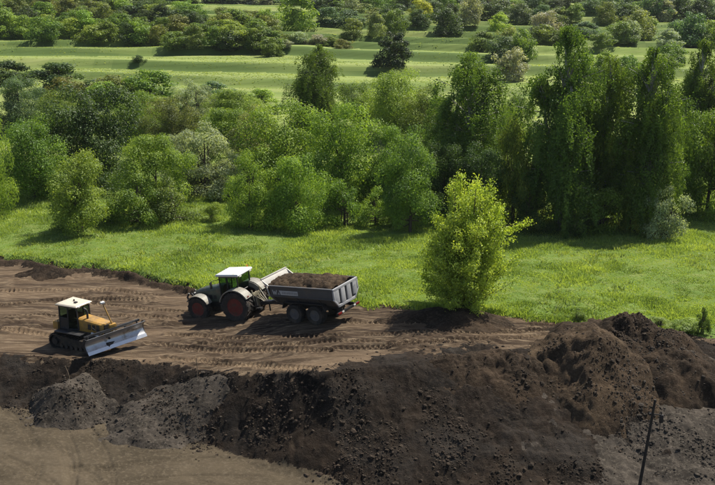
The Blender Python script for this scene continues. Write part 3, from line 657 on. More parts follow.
MUD = (.13, .095, .065)
M['rubber'] = plain('tyre_rubber', (.022, .021, .020), .85, 0, .3, 5, (.07, .052, .038), .55)
M['rim_red'] = plain('red_rim', (.19, .022, .018), .55, 0, .45, 5, (.05, .036, .027), .5)
M['hood'] = plain('green_grey_paint', (.055, .075, .055), .38, 0, .25, 2, (.12, .10, .075), .4)
M['fender'] = plain('sunlit_fender', (.25, .24, .20), .5, 0, .2, 3, MUD, .4)  # dark green fenders coloured pale, the sun's reflection put into the paint
M['roofwhite'] = plain('white_roof', (.70, .71, .70), .45, 0, .1, 2, (.5, .46, .38), .25)
M['black'] = plain('black_metal', (.022, .022, .024), .5, 0, .3, 4, MUD, .12)
M['glass'] = glass('cab_glass'); M['seatm'] = plain('seat_fabric', (.03, .03, .03), .9)
M['hydr'] = plain('pale_hydraulics', (.33, .29, .2), .5, 0, .3, 6, MUD, .2); M['lamp'] = plain('lamp_lens', (.75, .73, .68), .2)
M['orange'] = plain('orange_lens', (.7, .22, .02), .3); M['redlens'] = plain('red_lens', (.22, .015, .012), .3)
M['anthracite'] = plain('dark_grey_body', (.075, .076, .080), .55, 0, .25, 1.2, (.10, .078, .058), .4)
M['tail'] = plain('grey_tailgate', (.42, .42, .43), .5, 0, .15, 1.5, MUD, .18)
M['inner'] = plain('pale_worn_steel', (.46, .44, .40), .5, 0, .2, 1.5, (.30, .25, .19), .3)
M['white'] = plain('white_print', (.42, .42, .43), .6, 0, .12, 8); M['printgrey'] = plain('grey_print', (.27, .27, .28), .6)
M['rim_grey'] = plain('grey_rim', (.10, .10, .105), .5, 0, .3, 5, MUD, .35)
M['yellow'] = plain('machine_yellow', (.45, .25, .05), .55, 0, .25, 2, (.16, .11, .065), .5)
M['cream'] = plain('cream_roof', (.56, .50, .40), .5, 0, .12, 2, (.35, .29, .2), .2)
M['track'] = plain('track_steel', (.03, .028, .026), .7, .2, .3, 6, (.085, .062, .043), .6)
M['polish'] = plain('scoured_steel', (.50, .50, .50), .36, .8, .15, 2, (.22, .18, .14), .3)
M['wood'] = plain('weathered_wood', (.035, .028, .022), .9, 0, .5, 9)
M['palewood'] = plain('pale_stick', (.22, .16, .10), .9, 0, .4, 9)

def wheel(parent, c, R, wd, rim_m, side, lugs=20, rr=.55, name='wheel'):
    """tyre about an axis along y; side = +1 when the outside faces +y"""
    b = MB(); h = wd / 2
    b.lathe([(R * rr, -h * .86), (R * .78, -h * 1.02), (R * .93, -h), (R * .965, -h * .7), (R * .97, 0), (R * .965, h * .7), (R * .93, h), (R * .78, h * 1.02), (R * rr, h * .86)], (0, 0, 0), 40, False)
    for i in range(lugs):
        for sg in (-1, 1):
            a = 2 * math.pi * (i + (.5 if sg > 0 else 0)) / lugs
            m = Matrix.Rotation(-a, 4, 'Y') @ Matrix.Translation((R * .965, sg * h * .5, 0)) @ Matrix.Rotation(sg * math.radians(38), 4, 'X')
            bb = MB().box((0, 0, 0), (R * .075, h * 1.02, R * .085)); b.add([m @ p for p in bb.v], bb.f)
    t = b.build(name, M['rubber'], parent, 0, True, 30); t.location = c
    q = MB(); o = side
    q.lathe([(R * rr * 1.02, o * h * .80), (R * rr * .99, o * h * .88), (R * rr * .90, o * h * .84), (R * rr * .82, o * h * .62), (R * rr * .48, o * h * .56), (R * rr * .42, o * h * .72), (R * rr * .20, o * h * .82), (.01, o * h * .82)], (0, 0, 0), 28)
    for i in range(8):
        a = i * math.pi / 4; q.box((R * rr * .32 * math.cos(a), o * h * .6, R * rr * .32 * math.sin(a)), (.05, .06, .05))
    q.build('rim', rim_m, t, 0, True, 30); return t
def arc(cx, cz, r0, r1, a0, a1, n=12):
    p = [(cx + r1 * math.cos(a0 + (a1 - a0) * i / n), cz + r1 * math.sin(a0 + (a1 - a0) * i / n)) for i in range(n + 1)]
    return p + [(cx + r0 * math.cos(a1 + (a0 - a1) * i / n), cz + r0 * math.sin(a1 + (a0 - a1) * i / n)) for i in range(n + 1)]
def arc_strip(b, cx, cz, r0, r1, a0, a1, y0, y1, n=12):
    for i in range(n):
        q0 = a0 + (a1 - a0) * i / n; q1 = a0 + (a1 - a0) * (i + 1) / n
        b.prism([(cx + r1 * math.cos(q0), cz + r1 * math.sin(q0)), (cx + r1 * math.cos(q1), cz + r1 * math.sin(q1)), (cx + r0 * math.cos(q1), cz + r0 * math.sin(q1)), (cx + r0 * math.cos(q0), cz + r0 * math.sin(q0))], y0, y1)
    return b

# ------------------------------------------------------------------ tractor (x forward, y left; origin on the ground under the rear axle)
def tractor():
    t = empty('tractor')
    wb = 3.0; R = 1.02; r = .80
    for s in (1, -1):
        wheel(t, (0, s * .98, R), R, .70, M['rim_red'], s, 20, .58); wheel(t, (wb, s * .95, r), r, .56, M['rim_red'], s, 18, .57)
    b = MB(); b.box((1.2, 0, 1.0), (2.6, .62, .62)); b.box((0, 0, 1.02), (.9, .9, .8)); b.box((2.9, 0, .85), (1.2, .5, .4)); b.tube([(0, -.8, R), (0, .8, R)], .2); b.tube([(wb, -.8, r), (wb, .8, r)], .14)
    b.build('chassis', M['black'], t, .04)
    b = MB(); n = []
    for x, w_, z0, z1 in ((1.25, .92, 1.15, 2.20), (2.0, .90, 1.10, 2.12), (2.9, .82, 1.05, 1.98), (3.55, .70, 1.02, 1.80), (3.78, .52, 1.05, 1.55)):
        h = w_ / 2; n.append([(x, -h, z0), (x, h, z0), (x, h, z1 - .28), (x, h * .92, z1 - .1), (x, h * .6, z1), (x, -h * .6, z1), (x, -h * .92, z1 - .1), (x, -h, z1 - .28)])
    hd = b.loft(n).build('hood', M['hood'], t, .0, True, 50)
    b = MB()
    for s in (1, -1):
        for k in range(4): b.box((2.0 + k * .34, s * .445 - s * k * .012, 1.42), (.24, .02, .26))
    b.build('side_grille', M['black'], hd)
    MB().box((3.77, 0, 1.36), (.05, .42, .42)).build('front_grille', M['black'], hd)
    for s in (1, -1): MB().box((3.70, s * .26, 1.62), (.12, .13, .09)).build('headlight', M['lamp'], hd, .02)
    # front linkage, folded up, with ballast
    b = MB(); b.box((3.98, 0, .98), (.46, .95, .5)); b.box((3.88, .34, .72), (.5, .1, .16)); b.box((3.88, -.34, .72), (.5, .1, .16)); b.tube([(4.1, .36, .85), (4.28, .38, 1.35), (4.1, .38, 1.62)], .07); b.tube([(4.1, -.36, .85), (4.28, -.38, 1.35), (4.1, -.38, 1.62)], .07)
    b.tube([(4.0, 0, 1.2), (4.2, 0, 1.5)], .06); b.build('front_linkage', M['black'], t, .03)
    for s in (1, -1):
        b = arc_strip(MB(), wb, r, r + .07, r + .12, math.radians(35), math.radians(158), s * .95 - .30, s * .95 + .30, 10)
        b.build('front_fender', M['fender'], t)
        b = arc_strip(MB(), 0, R, R + .08, R + .15, math.radians(18), math.radians(150), s * .98 - .37, s * .98 + .36, 14)
        arc_strip(b, 0, R, R - .22, R + .10, math.radians(24), math.radians(146), s * .58 - .02, s * .58 + .02, 12)
        f = b.build('rear_fender', M['fender'], t)
        MB().box((-.99, s * 1.08, 1.70), (.04, .16, .08)).build('tail_light', M['redlens'], f, .02)
    # cab
    cab = empty('cab'); cab.parent = t
    A = {'fb': (1.10, .62, 1.35), 'ft': (.92, .74, 2.86), 'mb': (.22, .80, 1.75), 'mt': (.18, .78, 2.88), 'rb': (-.62, .72, 1.85), 'rt': (-.70, .72, 2.86)}
    def P(k, s): x, y, z = A[k]; return Vector((x, s * y, z))
    b = MB()
    for s in (1, -1):
        for a0, a1, w_ in (('fb', 'ft', .045), ('mb', 'mt', .04), ('rb', 'rt', .05)): b.tube([P(a0, s), P(a1, s)], w_, 6)
        b.tube([P('ft', s), P('mt', s), P('rt', s)], .045, 6); b.tube([P('mb', s), P('rb', s)], .04, 6)
        b.tube([P('fb', s), (.95, s * .70, 1.28), (.35, s * .76, 1.30), P('mb', s)], .05, 6)
    b.tube([P('rb', 1), P('rb', -1)], .05, 6); b.tube([P('ft', 1), P('ft', -1)], .04, 6); b.tube([P('rt', 1), P('rt', -1)], .04, 6)
    fr = b.build('cab_frame', M['black'], t)
    for s in (1, -1):
        MB().pane([P('fb', s), P('ft', s), P('mt', s), P('mb', s), (.35, s * .76, 1.34), (.95, s * .70, 1.32)], .012).build('door_window', M['glass'], fr, 0, False)
        MB().pane([P('mb', s), P('mt', s), P('rt', s), P('rb', s)], .012).build('side_window', M['glass'], fr, 0, False)
    MB().pane([P('fb', 1), P('ft', 1), P('ft', -1), P('fb', -1)], .012).build('windscreen', M['glass'], fr, 0, False)
    MB().pane([P('rb', 1), P('rt', 1), P('rt', -1), P('rb', -1)], .012).build('rear_window', M['glass'], fr, 0, False)
    b = MB(); b.loft([[(1.10, -.80, 2.90), (1.10, .80, 2.90), (-.88, .84, 2.90), (-.88, -.84, 2.90)], [(1.18, -.86, 2.98), (1.18, .86, 2.98), (-.96, .90, 2.98), (-.96, -.90, 2.98)], [(1.12, -.82, 3.06), (1.12, .82, 3.06), (-.90, .86, 3.08), (-.90, -.86, 3.08)], [(.85, -.6, 3.13), (.85, .6, 3.13), (-.65, .62, 3.15), (-.65, -.62, 3.15)]])
    rf = b.build('roof', M['roofwhite'], t, .02)
    MB().lathe([(.06, -.0), (.06, .02)], (0, 0, 0), 10)
    b = MB(); b.tube([(-.6, -.75, 3.06), (-.6, -.75, 3.24)], .06, 10); b.build('beacon', M['orange'], rf)
    b = MB()
    for s in (1, -1): b.box((1.15, s * .5, 2.90), (.06, .34, .07)); b.box((-.93, s * .6, 2.90), (.06, .24, .08))
    b.build('work_light', M['lamp'], rf, .01)
    bpy.data.objects.remove(cab)
    b = MB(); b.box((.0, 0, 1.62), (.55, .55, .14)); b.box((-.3, 0, 2.0), (.14, .5, .75), (0, -.12, 0)); b.box((-.33, 0, 2.42), (.1, .26, .2)); b.build('seat', M['seatm'], t, .04)
    b = MB(); b.box((.2, 0, 1.4), (1.5, 1.2, .1)); b.box((.85, 0, 1.75), (.18, .3, .6)); b.box((.1, -.45, 1.75), (.6, .2, .3)); b.build('cab_floor', M['black'], t, .02)
    b = MB(); k = [(.60 + .19 * math.cos(a) * .5, .19 * math.sin(a), 2.10 + .19 * math.cos(a) * .8) for a in np.linspace(0, 6.28, 17)]; b.tube(k, .016, 6); b.tube([(.82, 0, 1.95), (.6, 0, 2.10)], .03); b.build('steering_wheel', M['black'], t)
    b = MB()
    for k in range(4): b.box((.75, .86, .55 + k * .24), (.5, .28, .04))
    b.box((.52, .86, .9), (.03, .26, .85)); b.box((.99, .86, .9), (.03, .26, .85)); b.build('steps', M['black'], t)
    for s in (1, -1):
        b = MB(); b.tube([(.98, s * .72, 2.72), (1.25, s * 1.15, 2.74), (1.30, s * 1.30, 2.70)], .022, 6); b.box((1.30, s * 1.30, 2.48), (.06, .2, .42)); b.build('mirror', M['black'], t, .01)
    b = MB(); b.tube([(1.62, -.58, 1.4), (1.62, -.60, 2.3), (1.62, -.60, 2.9), (1.56, -.60, 3.0)], .07, 10); b.build('exhaust_pipe', M['black'], t)
    for o_ in t.children:
        if o_.name.split('.')[0] in ('cab_frame', 'roof', 'seat', 'cab_floor', 'steering_wheel', 'mirror'): o_.location.x = .45; o_.scale.x = .84
    b = MB(); b.box((.85, .72, .82), (1.1, .42, .5)); b.build('fuel_tank', M['black'], t, .06)
    # rear linkage and hoses
    b = MB(); b.box((-.65, 0, .95), (.5, .62, .8)); b.box((-.95, 0, .52), (.4, .3, .14))
    for s in (1, -1): b.tube([(-.55, s * .42, .75), (-1.25, s * .46, .85)], .06); b.tube([(-.6, s * .4, 1.6), (-1.05, s * .42, 1.5), (-1.1, s * .45, .9)], .05)
    b.build('rear_linkage', M['black'], t, .02)
    b = MB(); r_ = random.Random(5)
    for k in range(9):
        y = -.45 + k * .11; b.tube([(-.72, y, 1.45 + r_.uniform(-.1, .15)), (-1.0, y + r_.uniform(-.1, .1), 1.62 + r_.uniform(-.2, .12)), (-1.35, y * .5, 1.25 + r_.uniform(-.2, .1)), (-1.65, y * .3, .95)], .022, 5)
    b.box((-.86, .05, 1.52), (.2, .8, .22)); b.tube([(-.9, .45, 1.9), (-1.02, .5, 1.2)], .05); b.tube([(-.9, -.45, 1.9), (-1.02, -.5, 1.2)], .05)
    b.build('hydraulic_hoses', M['hydr'], t, .0)
    return t
# ------------------------------------------------------------------ tipping trailer (x forward; origin on the ground under the bogie)
def trailer():
    t = empty('tipping_trailer')
    R = .62
    for s in (1, -1):
        for x in (.78, -.78): wheel(t, (x, s * .98, R), R, .52, M['rim_grey'], s, 22, .56)
    b = MB(); b.box((.4, .42, 1.0), (5.2, .14, .26)); b.box((.4, -.42, 1.0), (5.2, .14, .26))
    for x in (-2.0, -.8, .8, 2.0, 2.9): b.box((x, 0, 1.0), (.12, .8, .2))
    for x in (.78, -.78): b.tube([(x, -.8, R), (x, .8, R)], .09); b.box((x, .5, .8), (.9, .1, .14)); b.box((x, -.5, .8), (.9, .1, .14))
    b.build('chassis', M['black'], t, .015)
    b = MB(); b.box((3.55, 0, .82), (1.5, .34, .24), (0, .12, 0)); b.box((3.0, .3, .95), (.9, .1, .2), (0, .05, .35)); b.box((3.0, -.3, .95), (.9, .1, .2), (0, .05, -.35)); b.tube([(4.2, 0, .72), (4.45, 0, .62)], .09); b.tube([(3.5, .25, .3), (3.5, .25, 1.0)], .05)
    b.build('drawbar', M['black'], t, .02)
    # body: half-pipe section, walls 6 cm thick
    zt, zm, zb = 2.32, 1.72, 1.18; ht, hb = 1.26, .80
    x0, x1 = -2.35, 2.35
    for s in (1, -1):
        b = MB(); sec = [(s * ht, zt), (s * ht, zm), (s * hb, zb), (s * (hb - .03), zb + .06), (s * (ht - .07), zm + .02), (s * (ht - .07), zt)]
        b.loft([[(x0, y, z) for y, z in sec], [(x1, y, z) for y, z in sec]])
        b.box(((x0 + x1) / 2, s * (ht + .005), zt + .03), (x1 - x0 + .06, .14, .12))
        b.box(((x0 + x1) / 2, s * (ht + .02), zm + .02), (x1 - x0, .06, .07))
        sw = b.build('side_wall', M['anthracite'], t, .008)
        for k in range(6):
            xx_ = x0 + .25 + k * (x1 - x0 - .5) / 5
            if 2 < k < 5 and s > 0 and False: continue
            MB().box((xx_, s * (ht - .20), 1.46), (.09, .07, .66), (s * math.radians(-40), 0, 0)).build('rib', M['anthracite'], sw)
        if s > 0:
            # printed panel: a letter W, a dark triangle and a row of small worn letters on a pale bar
            y = ht + .012
            def bar(p, q, wd, m_): 
                a = Vector(p); c = Vector(q); d = (c - a).normalized(); o_ = Vector((-d.y, d.x)) * wd / 2
                m_.pane([(v.x, y, v.y) for v in (a - o_, a + o_, c + o_, c - o_)], .006)
            b = MB(); X0 = 2.15
            for k, (p, q) in enumerate((((0, .30), (.07, 0)), ((.07, 0), (.14, .24)), ((.14, .24), (.21, 0)), ((.21, 0), (.28, .30)))): bar((X0 - p[0] * 1.1, 1.83 + p[1]), (X0 - q[0] * 1.1, 1.83 + q[1]), .07, b)
            b.build('letter', M['white'], sw, 0, False)
            b = MB(); b.pane([(X0 - .62, y, 1.84), (X0 - 1.95, y, 1.84), (X0 - 1.95, y, 2.12), (X0 - .50, y, 2.12)], .006); b.build('name_bar', M['white'], sw, 0, False)
            b = MB()
            for k in range(9): b.box((X0 - .78 - k * .13, y + .012, 1.98), (.08, .008, .13))
            b.build('name_letters', M['printgrey'], sw, 0, False)
            b = MB(); b.pane([(X0 - .34, y, 1.84), (X0 - .58, y, 1.84), (X0 - .46, y, 2.02)], .006); b.build('triangle_mark', M['printgrey'], sw, 0, False)
    b = MB(); b.box(((x0 + x1) / 2, 0, zb + .02), (x1 - x0, hb * 2, .06)); b.build('floor', M['anthracite'], t)
    # tall front wall leaning forward over the drawbar
    b = MB(); b.loft([[(x1 - .02, -hb, zb), (x1 - .02, hb, zb), (x1 + .05, hb, zb), (x1 + .05, -hb, zb)], [(x1 + .10, -ht, zm), (x1 + .10, ht, zm), (x1 + .17, ht, zm), (x1 + .17, -ht, zm)], [(x1 + .25, -ht, zt), (x1 + .25, ht, zt), (x1 + .32, ht, zt), (x1 + .32, -ht, zt)], [(x1 + .55, -ht, zt + .40), (x1 + .55, ht, zt + .40), (x1 + .62, ht, zt + .40), (x1 + .62, -ht, zt + .40)]])
    b.box((x1 + .60, 0, zt + .42), (.12, ht * 2 + .04, .1))
    fw = b.build('front_wall', M['inner'], t, .006)
    b = MB()
    for s in (1, -1): b.prism([(x1 - .0, zt + .02), (x1 + .27, zt + .02), (x1 + .56, zt + .40)], s * ht - .03, s * ht + .03)
    b.build('side_gusset', M['inner'], fw)
    MB().tube([(x1 + .45, 0, .95), (x1 + .52, 0, 2.45)], [.13, .09], 10).build('tipping_ram', M['black'], t)
    # tailgate with uprights
    xg = x0 - .06
    b = MB(); out = [(-ht - .02, zt + .06), (-ht - .02, zm - .02), (-hb - .08, zb - .02), (hb + .08, zb - .02), (ht + .02, zm - .02), (ht + .02, zt + .06)]
    b.loft([[(xg - .03, y, z) for y, z in out], [(xg + .03, y, z) for y, z in out]])
    tg = b.build('tailgate', M['anthracite'], t)
    b = MB(); xo = xg - .06
    b.box((xo, 0, zt + .00), (.10, ht * 2 + .06, .14)); b.box((xo, 0, zb + .06), (.10, hb * 2 + .2, .16))
    for s in (1, -1): b.box((xo, s * (ht + hb + .06) / 2, (zm + zb) / 2 + .03), (.10, .72, .12), (s * math.radians(50), 0, 0)); b.box((xo, s * (ht - .04), (zt + zm) / 2), (.10, .14, zt - zm + .06))
    b.build('gate_frame', M['tail'], tg, .008)
    for k in range(4):
        y = -.93 + k * .62; zl = zb + .06 if abs(y) < .85 else zb + .26
        MB().box((xo - .005, y, (zt + zl) / 2 + .02), (.08, .40, zt - zl + .02)).build('gate_panel', M['tail'], tg, .012)
    MB().box((xo - .05, -.86, 2.02), (.01, .30, .12)).build('number_plate', M['white'], tg)
    b = MB(); b.box((-2.45, 0, .78), (.12, 2.3, .16)); b.box((-2.3, .6, .88), (.4, .08, .2)); b.box((-2.3, -.6, .88), (.4, .08, .2)); bp = b.build('rear_bumper', M['black'], t, .01)
    for s in (1, -1): MB().box((-2.53, s * .95, .80), (.05, .34, .12)).build('tail_light', M['redlens'], bp, .01); MB().box((-2.53, s * .62, .80), (.05, .2, .1)).build('reflector', M['lamp'], bp, .01)
    for s in (1, -1):
        b = MB(); b.box((0, s * 1.0, R * 2 + .10), (2.9, .5, .04)); b.box((1.55, s * 1.0, R * 2 - .1), (.05, .5, .42), (0, -.3, 0)); b.box((-1.55, s * 1.0, R * 2 - .1), (.05, .5, .42), (0, .3, 0)); b.build('mudguard', M['black'], t, .01)
    return t, (x0, x1, ht, zt)
# ------------------------------------------------------------------ bulldozer (x forward; origin on the ground at mid track)
def bulldozer():
    t = empty('bulldozer')
    ra, rb_ = .43, .36; xa, xb = -1.35, 1.35
    for s in (1, -1):
        # track loop
        loop = []
        N = 64
        pts = []
        for k in range(13): a = math.pi / 2 + math.pi * k / 12; pts.append((xa + ra * math.cos(a), ra + .04 + ra * math.sin(a)))
        for k in range(10): q = (k + 1) / 11; pts.append((xa + (xb - xa) * q, .04))
        for k in range(13): a = -math.pi / 2 + math.pi * k / 12; pts.append((xb + rb_ * math.cos(a), rb_ + .04 + rb_ * math.sin(a)))
        for k in range(10): q = (k + 1) / 11; pts.append((xb + (xa - xb) * q, 2 * rb_ + .04 + (2 * ra - 2 * rb_) * q - .05 * math.sin(math.pi * q)))
        b = MB(); y0, y1 = s * .98 - .30, s * .98 + .30; n = len(pts); inner = []
        for i in range(n):
            p0 = Vector(pts[i]); p1 = Vector(pts[(i + 1) % n]); d = (p1 - p0); L = d.length
            if L < 1e-4: continue
            m = p0 + d * .5; ang_ = -math.atan2(d.y, d.x)
            b.box((m.x, s * .98, m.y), (L * .97, .60, .05), (0, ang_, 0))
            nr = Vector((d.y, -d.x)).normalized(); g = m + nr * .05; b.box((g.x, s * .98, g.y), (.025, .60, .07), (0, ang_, 0))
        tr = b.build('crawler_track', M['track'], t)
        b = MB(); b.box((0, s * .98, .42), (2.3, .28, .34)); b.prism([(-1.2, .62), (1.2, .58), (1.2, .66), (-1.2, .76)], s * .98 - .2, s * .98 + .2)
        for k in range(6): b.lathe([(.13, -.2), (.13, .2)], (-.95 + k * .38, s * .98, .20), 14)
        b.lathe([(rb_ - .05, -.14), (rb_ - .05, .14)], (xb, s * .98, rb_ + .04), 22); b.build('roller_frame', M['track'], tr)
        b = MB(); b.lathe([(ra - .05, -.12), (ra - .05, .12)], (xa, s * .98, ra + .04), 20); b.lathe([(.2, -.32), (.2, .32)], (xa, s * .98, ra + .04), 16); b.build('sprocket', M['black'], tr)
        MB().box((-.35, s * .98, 1.10), (2.0, .62, .07)).build('track_guard', M['black'], t, .02)
    b = MB(); b.box((-.1, 0, .75), (2.9, 1.3, .7)); b.box((-1.55, 0, 1.05), (.5, 1.2, .7)); b.build('chassis', M['black'], t, .04)
    b = MB(); b.box((-1.72, .0, 1.25), (.42, 1.5, .5)); b.build('rear_tank', M['yellow'], t, .06)
    # engine hood
    b = MB(); b.loft([[(-.12, -.52, 1.10), (-.12, .52, 1.10), (-.12, .52, 1.82), (-.12, .40, 1.90), (-.12, -.40, 1.90), (-.12, -.52, 1.82)], [(1.75, -.46, 1.05), (1.75, .46, 1.05), (1.75, .46, 1.66), (1.75, .34, 1.74), (1.75, -.34, 1.74), (1.75, -.46, 1.66)]])
    hd = b.build('engine_hood', M['yellow'], t, .03)
    b = MB(); b.box((1.77, 0, 1.38), (.06, .74, .56)); b.build('grille', M['black'], hd)
    for k in range(3):
        for s in (1, -1): MB().box((.75 + k * .32, s * (.512 - k * .013), 1.45), (.22, .02, .34)).build('side_vent', M['black'], hd)
    b = MB(); b.tube([(.40, -.22, 1.8), (.40, -.22, 2.25), (.33, -.24, 2.42), (.17, -.26, 2.48)], [.065, .065, .06, .055], 10); b.build('exhaust_pipe', M['black'], hd)
    b = MB(); b.lathe([(.11, -.0), (.11, .2)], (0, 0, 0), 12)
    # cab
    zc0, zc1 = 1.15, 2.78
    cor = {'fl': (.42, .60), 'fr': (.42, -.60), 'ml': (-.28, .74), 'mr': (-.28, -.74), 'bl': (-1.10, .72), 'br': (-1.10, -.72)}
    b = MB()
    for k, (x, y) in cor.items(): b.tube([(x + (.12 if k[0] == 'f' else 0), y, zc0), (x, y, zc1)], .055, 6)
    lp = ['fl', 'ml', 'bl', 'br', 'mr', 'fr', 'fl']
    for z in (zc1, 1.92, zc0):
        for a0, a1 in zip(lp[:-1], lp[1:]):
            if z == 1.92 and {a0, a1} != {'ml', 'bl'} and {a0, a1} != {'mr', 'br'} and {a0, a1} != {'bl', 'br'}: continue
            b.tube([(*cor[a0], z), (*cor[a1], z)], .05, 6)
    fr = b.build('cab_frame', M['black'], t)
    names = [('fl', 'ml', 'door_window', zc0), ('ml', 'bl', 'side_window', 1.92), ('bl', 'br', 'rear_window', 1.92), ('br', 'mr', 'side_window', 1.92), ('mr', 'fr', 'door_window', zc0), ('fr', 'fl', 'windscreen', 1.9)]
    for a0, a1, nm, z in names:
        MB().pane([(*cor[a0], z), (*cor[a0], zc1), (*cor[a1], zc1), (*cor[a1], z)], .012).build(nm, M['glass'], fr, 0, False)
    b = MB()
    for a0, a1, z in (('ml', 'bl', 1.92), ('br', 'mr', 1.92), ('bl', 'br', 1.92)): b.pane([(*cor[a0], zc0), (*cor[a0], z), (*cor[a1], z), (*cor[a1], zc0)], .03)
    b.build('lower_panel', M['black'], fr, 0, False)
    b = MB(); b.loft([[(.52, -.72, 2.80), (.52, .72, 2.80), (-1.25, .82, 2.80), (-1.25, -.82, 2.80)], [(.60, -.80, 2.90), (.60, .80, 2.90), (-1.32, .90, 2.90), (-1.32, -.90, 2.90)], [(.50, -.70, 2.98), (.50, .70, 2.98), (-1.22, .80, 3.0), (-1.22, -.80, 3.0)]])
    rf = b.build('roof', M['cream'], t, .02)
    MB().tube([(-.45, .1, 2.98), (-.45, .1, 3.12)], .055, 10).build('beacon', M['black'], rf); MB().box((-.05, -.15, 3.03), (.22, .2, .1)).build('roof_hatch', M['black'], rf, .02)
    b = MB()
    for s in (1, -1): b.box((.56, s * .5, 2.86), (.08, .18, .1)); b.box((-1.3, s * .6, 2.86), (.08, .18, .1))
    b.build('work_light', M['lamp'], rf, .01)
    b = MB(); b.box((-.45, 0, 1.55), (.52, .52, .16)); b.box((-.72, 0, 1.95), (.14, .5, .8), (0, -.1, 0)); b.build('seat', plain('brown_seat', (.10, .05, .035), .8), t, .04)
    b = MB(); b.box((-.3, 0, 1.2), (1.4, 1.2, .06)); b.box((.25, .0, 1.5), (.16, .5, .6)); b.box((-.4, .42, 1.6), (.5, .14, .2)); b.box((-.4, -.42, 1.6), (.5, .14, .2)); b.build('console', M['black'], t, .02)
    for o_ in t.children:
        if o_.name.split('.')[0] in ('cab_frame', 'roof', 'seat', 'console'): o_.location = (-.50, 0, .20); o_.scale = (.84, .9, .83)
    # push frame and blade
    b = MB()
    for s in (1, -1): b.box((1.45, s * .55, .55), (1.7, .16, .24), (0, .05, 0)); b.tube([(1.35, s * .30, 1.2), (2.15, s * .35, .9)], .07)
    b.box((2.15, 0, .55), (.3, 1.2, .3)); b.build('push_frame', M['black'], t, .02)
    for s in (1, -1):
        b = MB(); b.tube([(1.0, s * .62, 1.15), (1.65, s * .60, .95)], .075, 8); b.tube([(1.65, s * .60, .95), (2.1, s * .58, .82)], .04, 8); b.build('lift_cylinder', M['polish'], t)
        b = MB(); b.tube([(.5, s * .50, 1.3), (1.1, s * .66, 1.5), (1.7, s * .62, 1.2), (2.1, s * .5, 1.0)], .02, 5); b.build('hydraulic_hose', M['black'], t)
        b = MB(); b.tube([(-.55, s * .95, 1.13), (-.55, s * .95, 1.75), (-1.3, s * .95, 1.75), (-1.3, s * .95, 1.13)], .022, 6); b.build('handrail', M['black'], t)
    BW = 1.9; hb_ = .88
    bl = empty('blade_pivot'); sec = []
    nseg = 10
    for k in range(nseg + 1): q = k / nseg; sec.append((.34 * (2 * q - .85) ** 2 - .05 - .04 * q, .10 + hb_ * q))
    b = MB(); back = [(x - .06, z) for x, z in reversed(sec)]
    b.loft([[(x, y, z) for x, z in sec + back] for y in np.linspace(-BW, BW, 9)])
    bpy.data.objects.remove(bl)
    blade = b.build('blade', M['polish'], t, 0, True, 60)
    b = MB(); b.box((.245, 0, .06), (.04, BW * 2, .22), (0, -.6, 0)); b.build('cutting_edge', M['lamp'] if False else plain('bright_edge', (.70, .70, .70), .3, .7, .1, 3), blade)
    for s in (1, -1): MB().prism([(x, z) for x, z in sec] + [(x - .30, z) for x, z in reversed(sec)], s * BW - .03, s * BW + .03).build('end_plate', M['black'], blade)
    b = MB(); b.box((-.24, 0, .95), (.1, BW * 1.9, .12)); b.box((-.24, 0, .35), (.1, BW * 1.9, .14))
    for k in range(5): b.box((-.2, -1.6 + .8 * k, .65), (.12, .06, .7))
    b.box((.06, 0, hb_ + .16), (.05, 2.4, .14)); b.build('blade_ribs', M['black'], blade, .01)
    b = MB(); b.box((-.22, .05, 1.05), (.26, .42, .42)); b.build('mast_mount', M['yellow'], blade, .04)
    b = MB(); b.tube([(-.2, .05, 1.2), (-.62, -.15, 2.5)], .045, 8); ms = b.build('sensor_mast', M['yellow'], blade); MB().box((-.63, -.16, 2.57), (.24, .24, .11)).build('sensor_head', M['roofwhite'], ms, .03)
    blade.location = (2.30, 0, .46); blade.rotation_euler = (math.radians(6), 0, math.radians(-24))
    return t

def gz(x, y): return float(ground(np.array([x]), np.array([y]))[0])
def seat_on(o, x, y, a, wheels, sink=.04):
    """put o at x,y facing a, pitched and rolled to the ground under its wheels (front, rear, left, right offsets)"""
    f, r, l, rr = wheels; c, s = math.cos(a), math.sin(a)
    def g(u, v): return float(base(x + c * u - s * v, y + s * u + c * v))
    zf = (g(f, l) + g(f, rr)) / 2; zr = (g(r, l) + g(r, rr)) / 2; zl = (g(f, l) + g(r, l)) / 2; zR = (g(f, rr) + g(r, rr)) / 2
    pitch = -math.atan2(zf - zr, f - r); roll = math.atan2(zl - zR, l - rr)
    z = zr + (zf - zr) * (0 - r) / (f - r); o.location = (x, y, z - sink); o.rotation_euler = (roll, pitch, a); return o
th2 = math.radians(34); a2 = math.pi - th2; L = 4.45; TH = math.radians(26); a = math.pi - TH
p, _ = at(308, 322.5); bx, by = p[0] + .98 * math.sin(th2), p[1] + .98 * math.cos(th2)      # bogie, then hitch, then rear axle
hx, hy = bx + L * math.cos(a2), by + L * math.sin(a2)
ox, oy = hx + 1.05 * math.cos(a), hy + 1.05 * math.sin(a)
trac = tractor(); seat_on(trac, ox, oy, a, (3.0, 0, .95, -.95))
tag(trac, 'green-grey farm tractor with white cab roof and red rims, coupled to the trailer', 'tractor')
trl, (tx0, tx1, tht, tzt) = trailer(); seat_on(trl, bx, by, a2, (.78, -.78, .95, -.95))
tag(trl, 'dark grey tandem-axle tipping trailer with grey tailgate, heaped with soil', 'trailer')
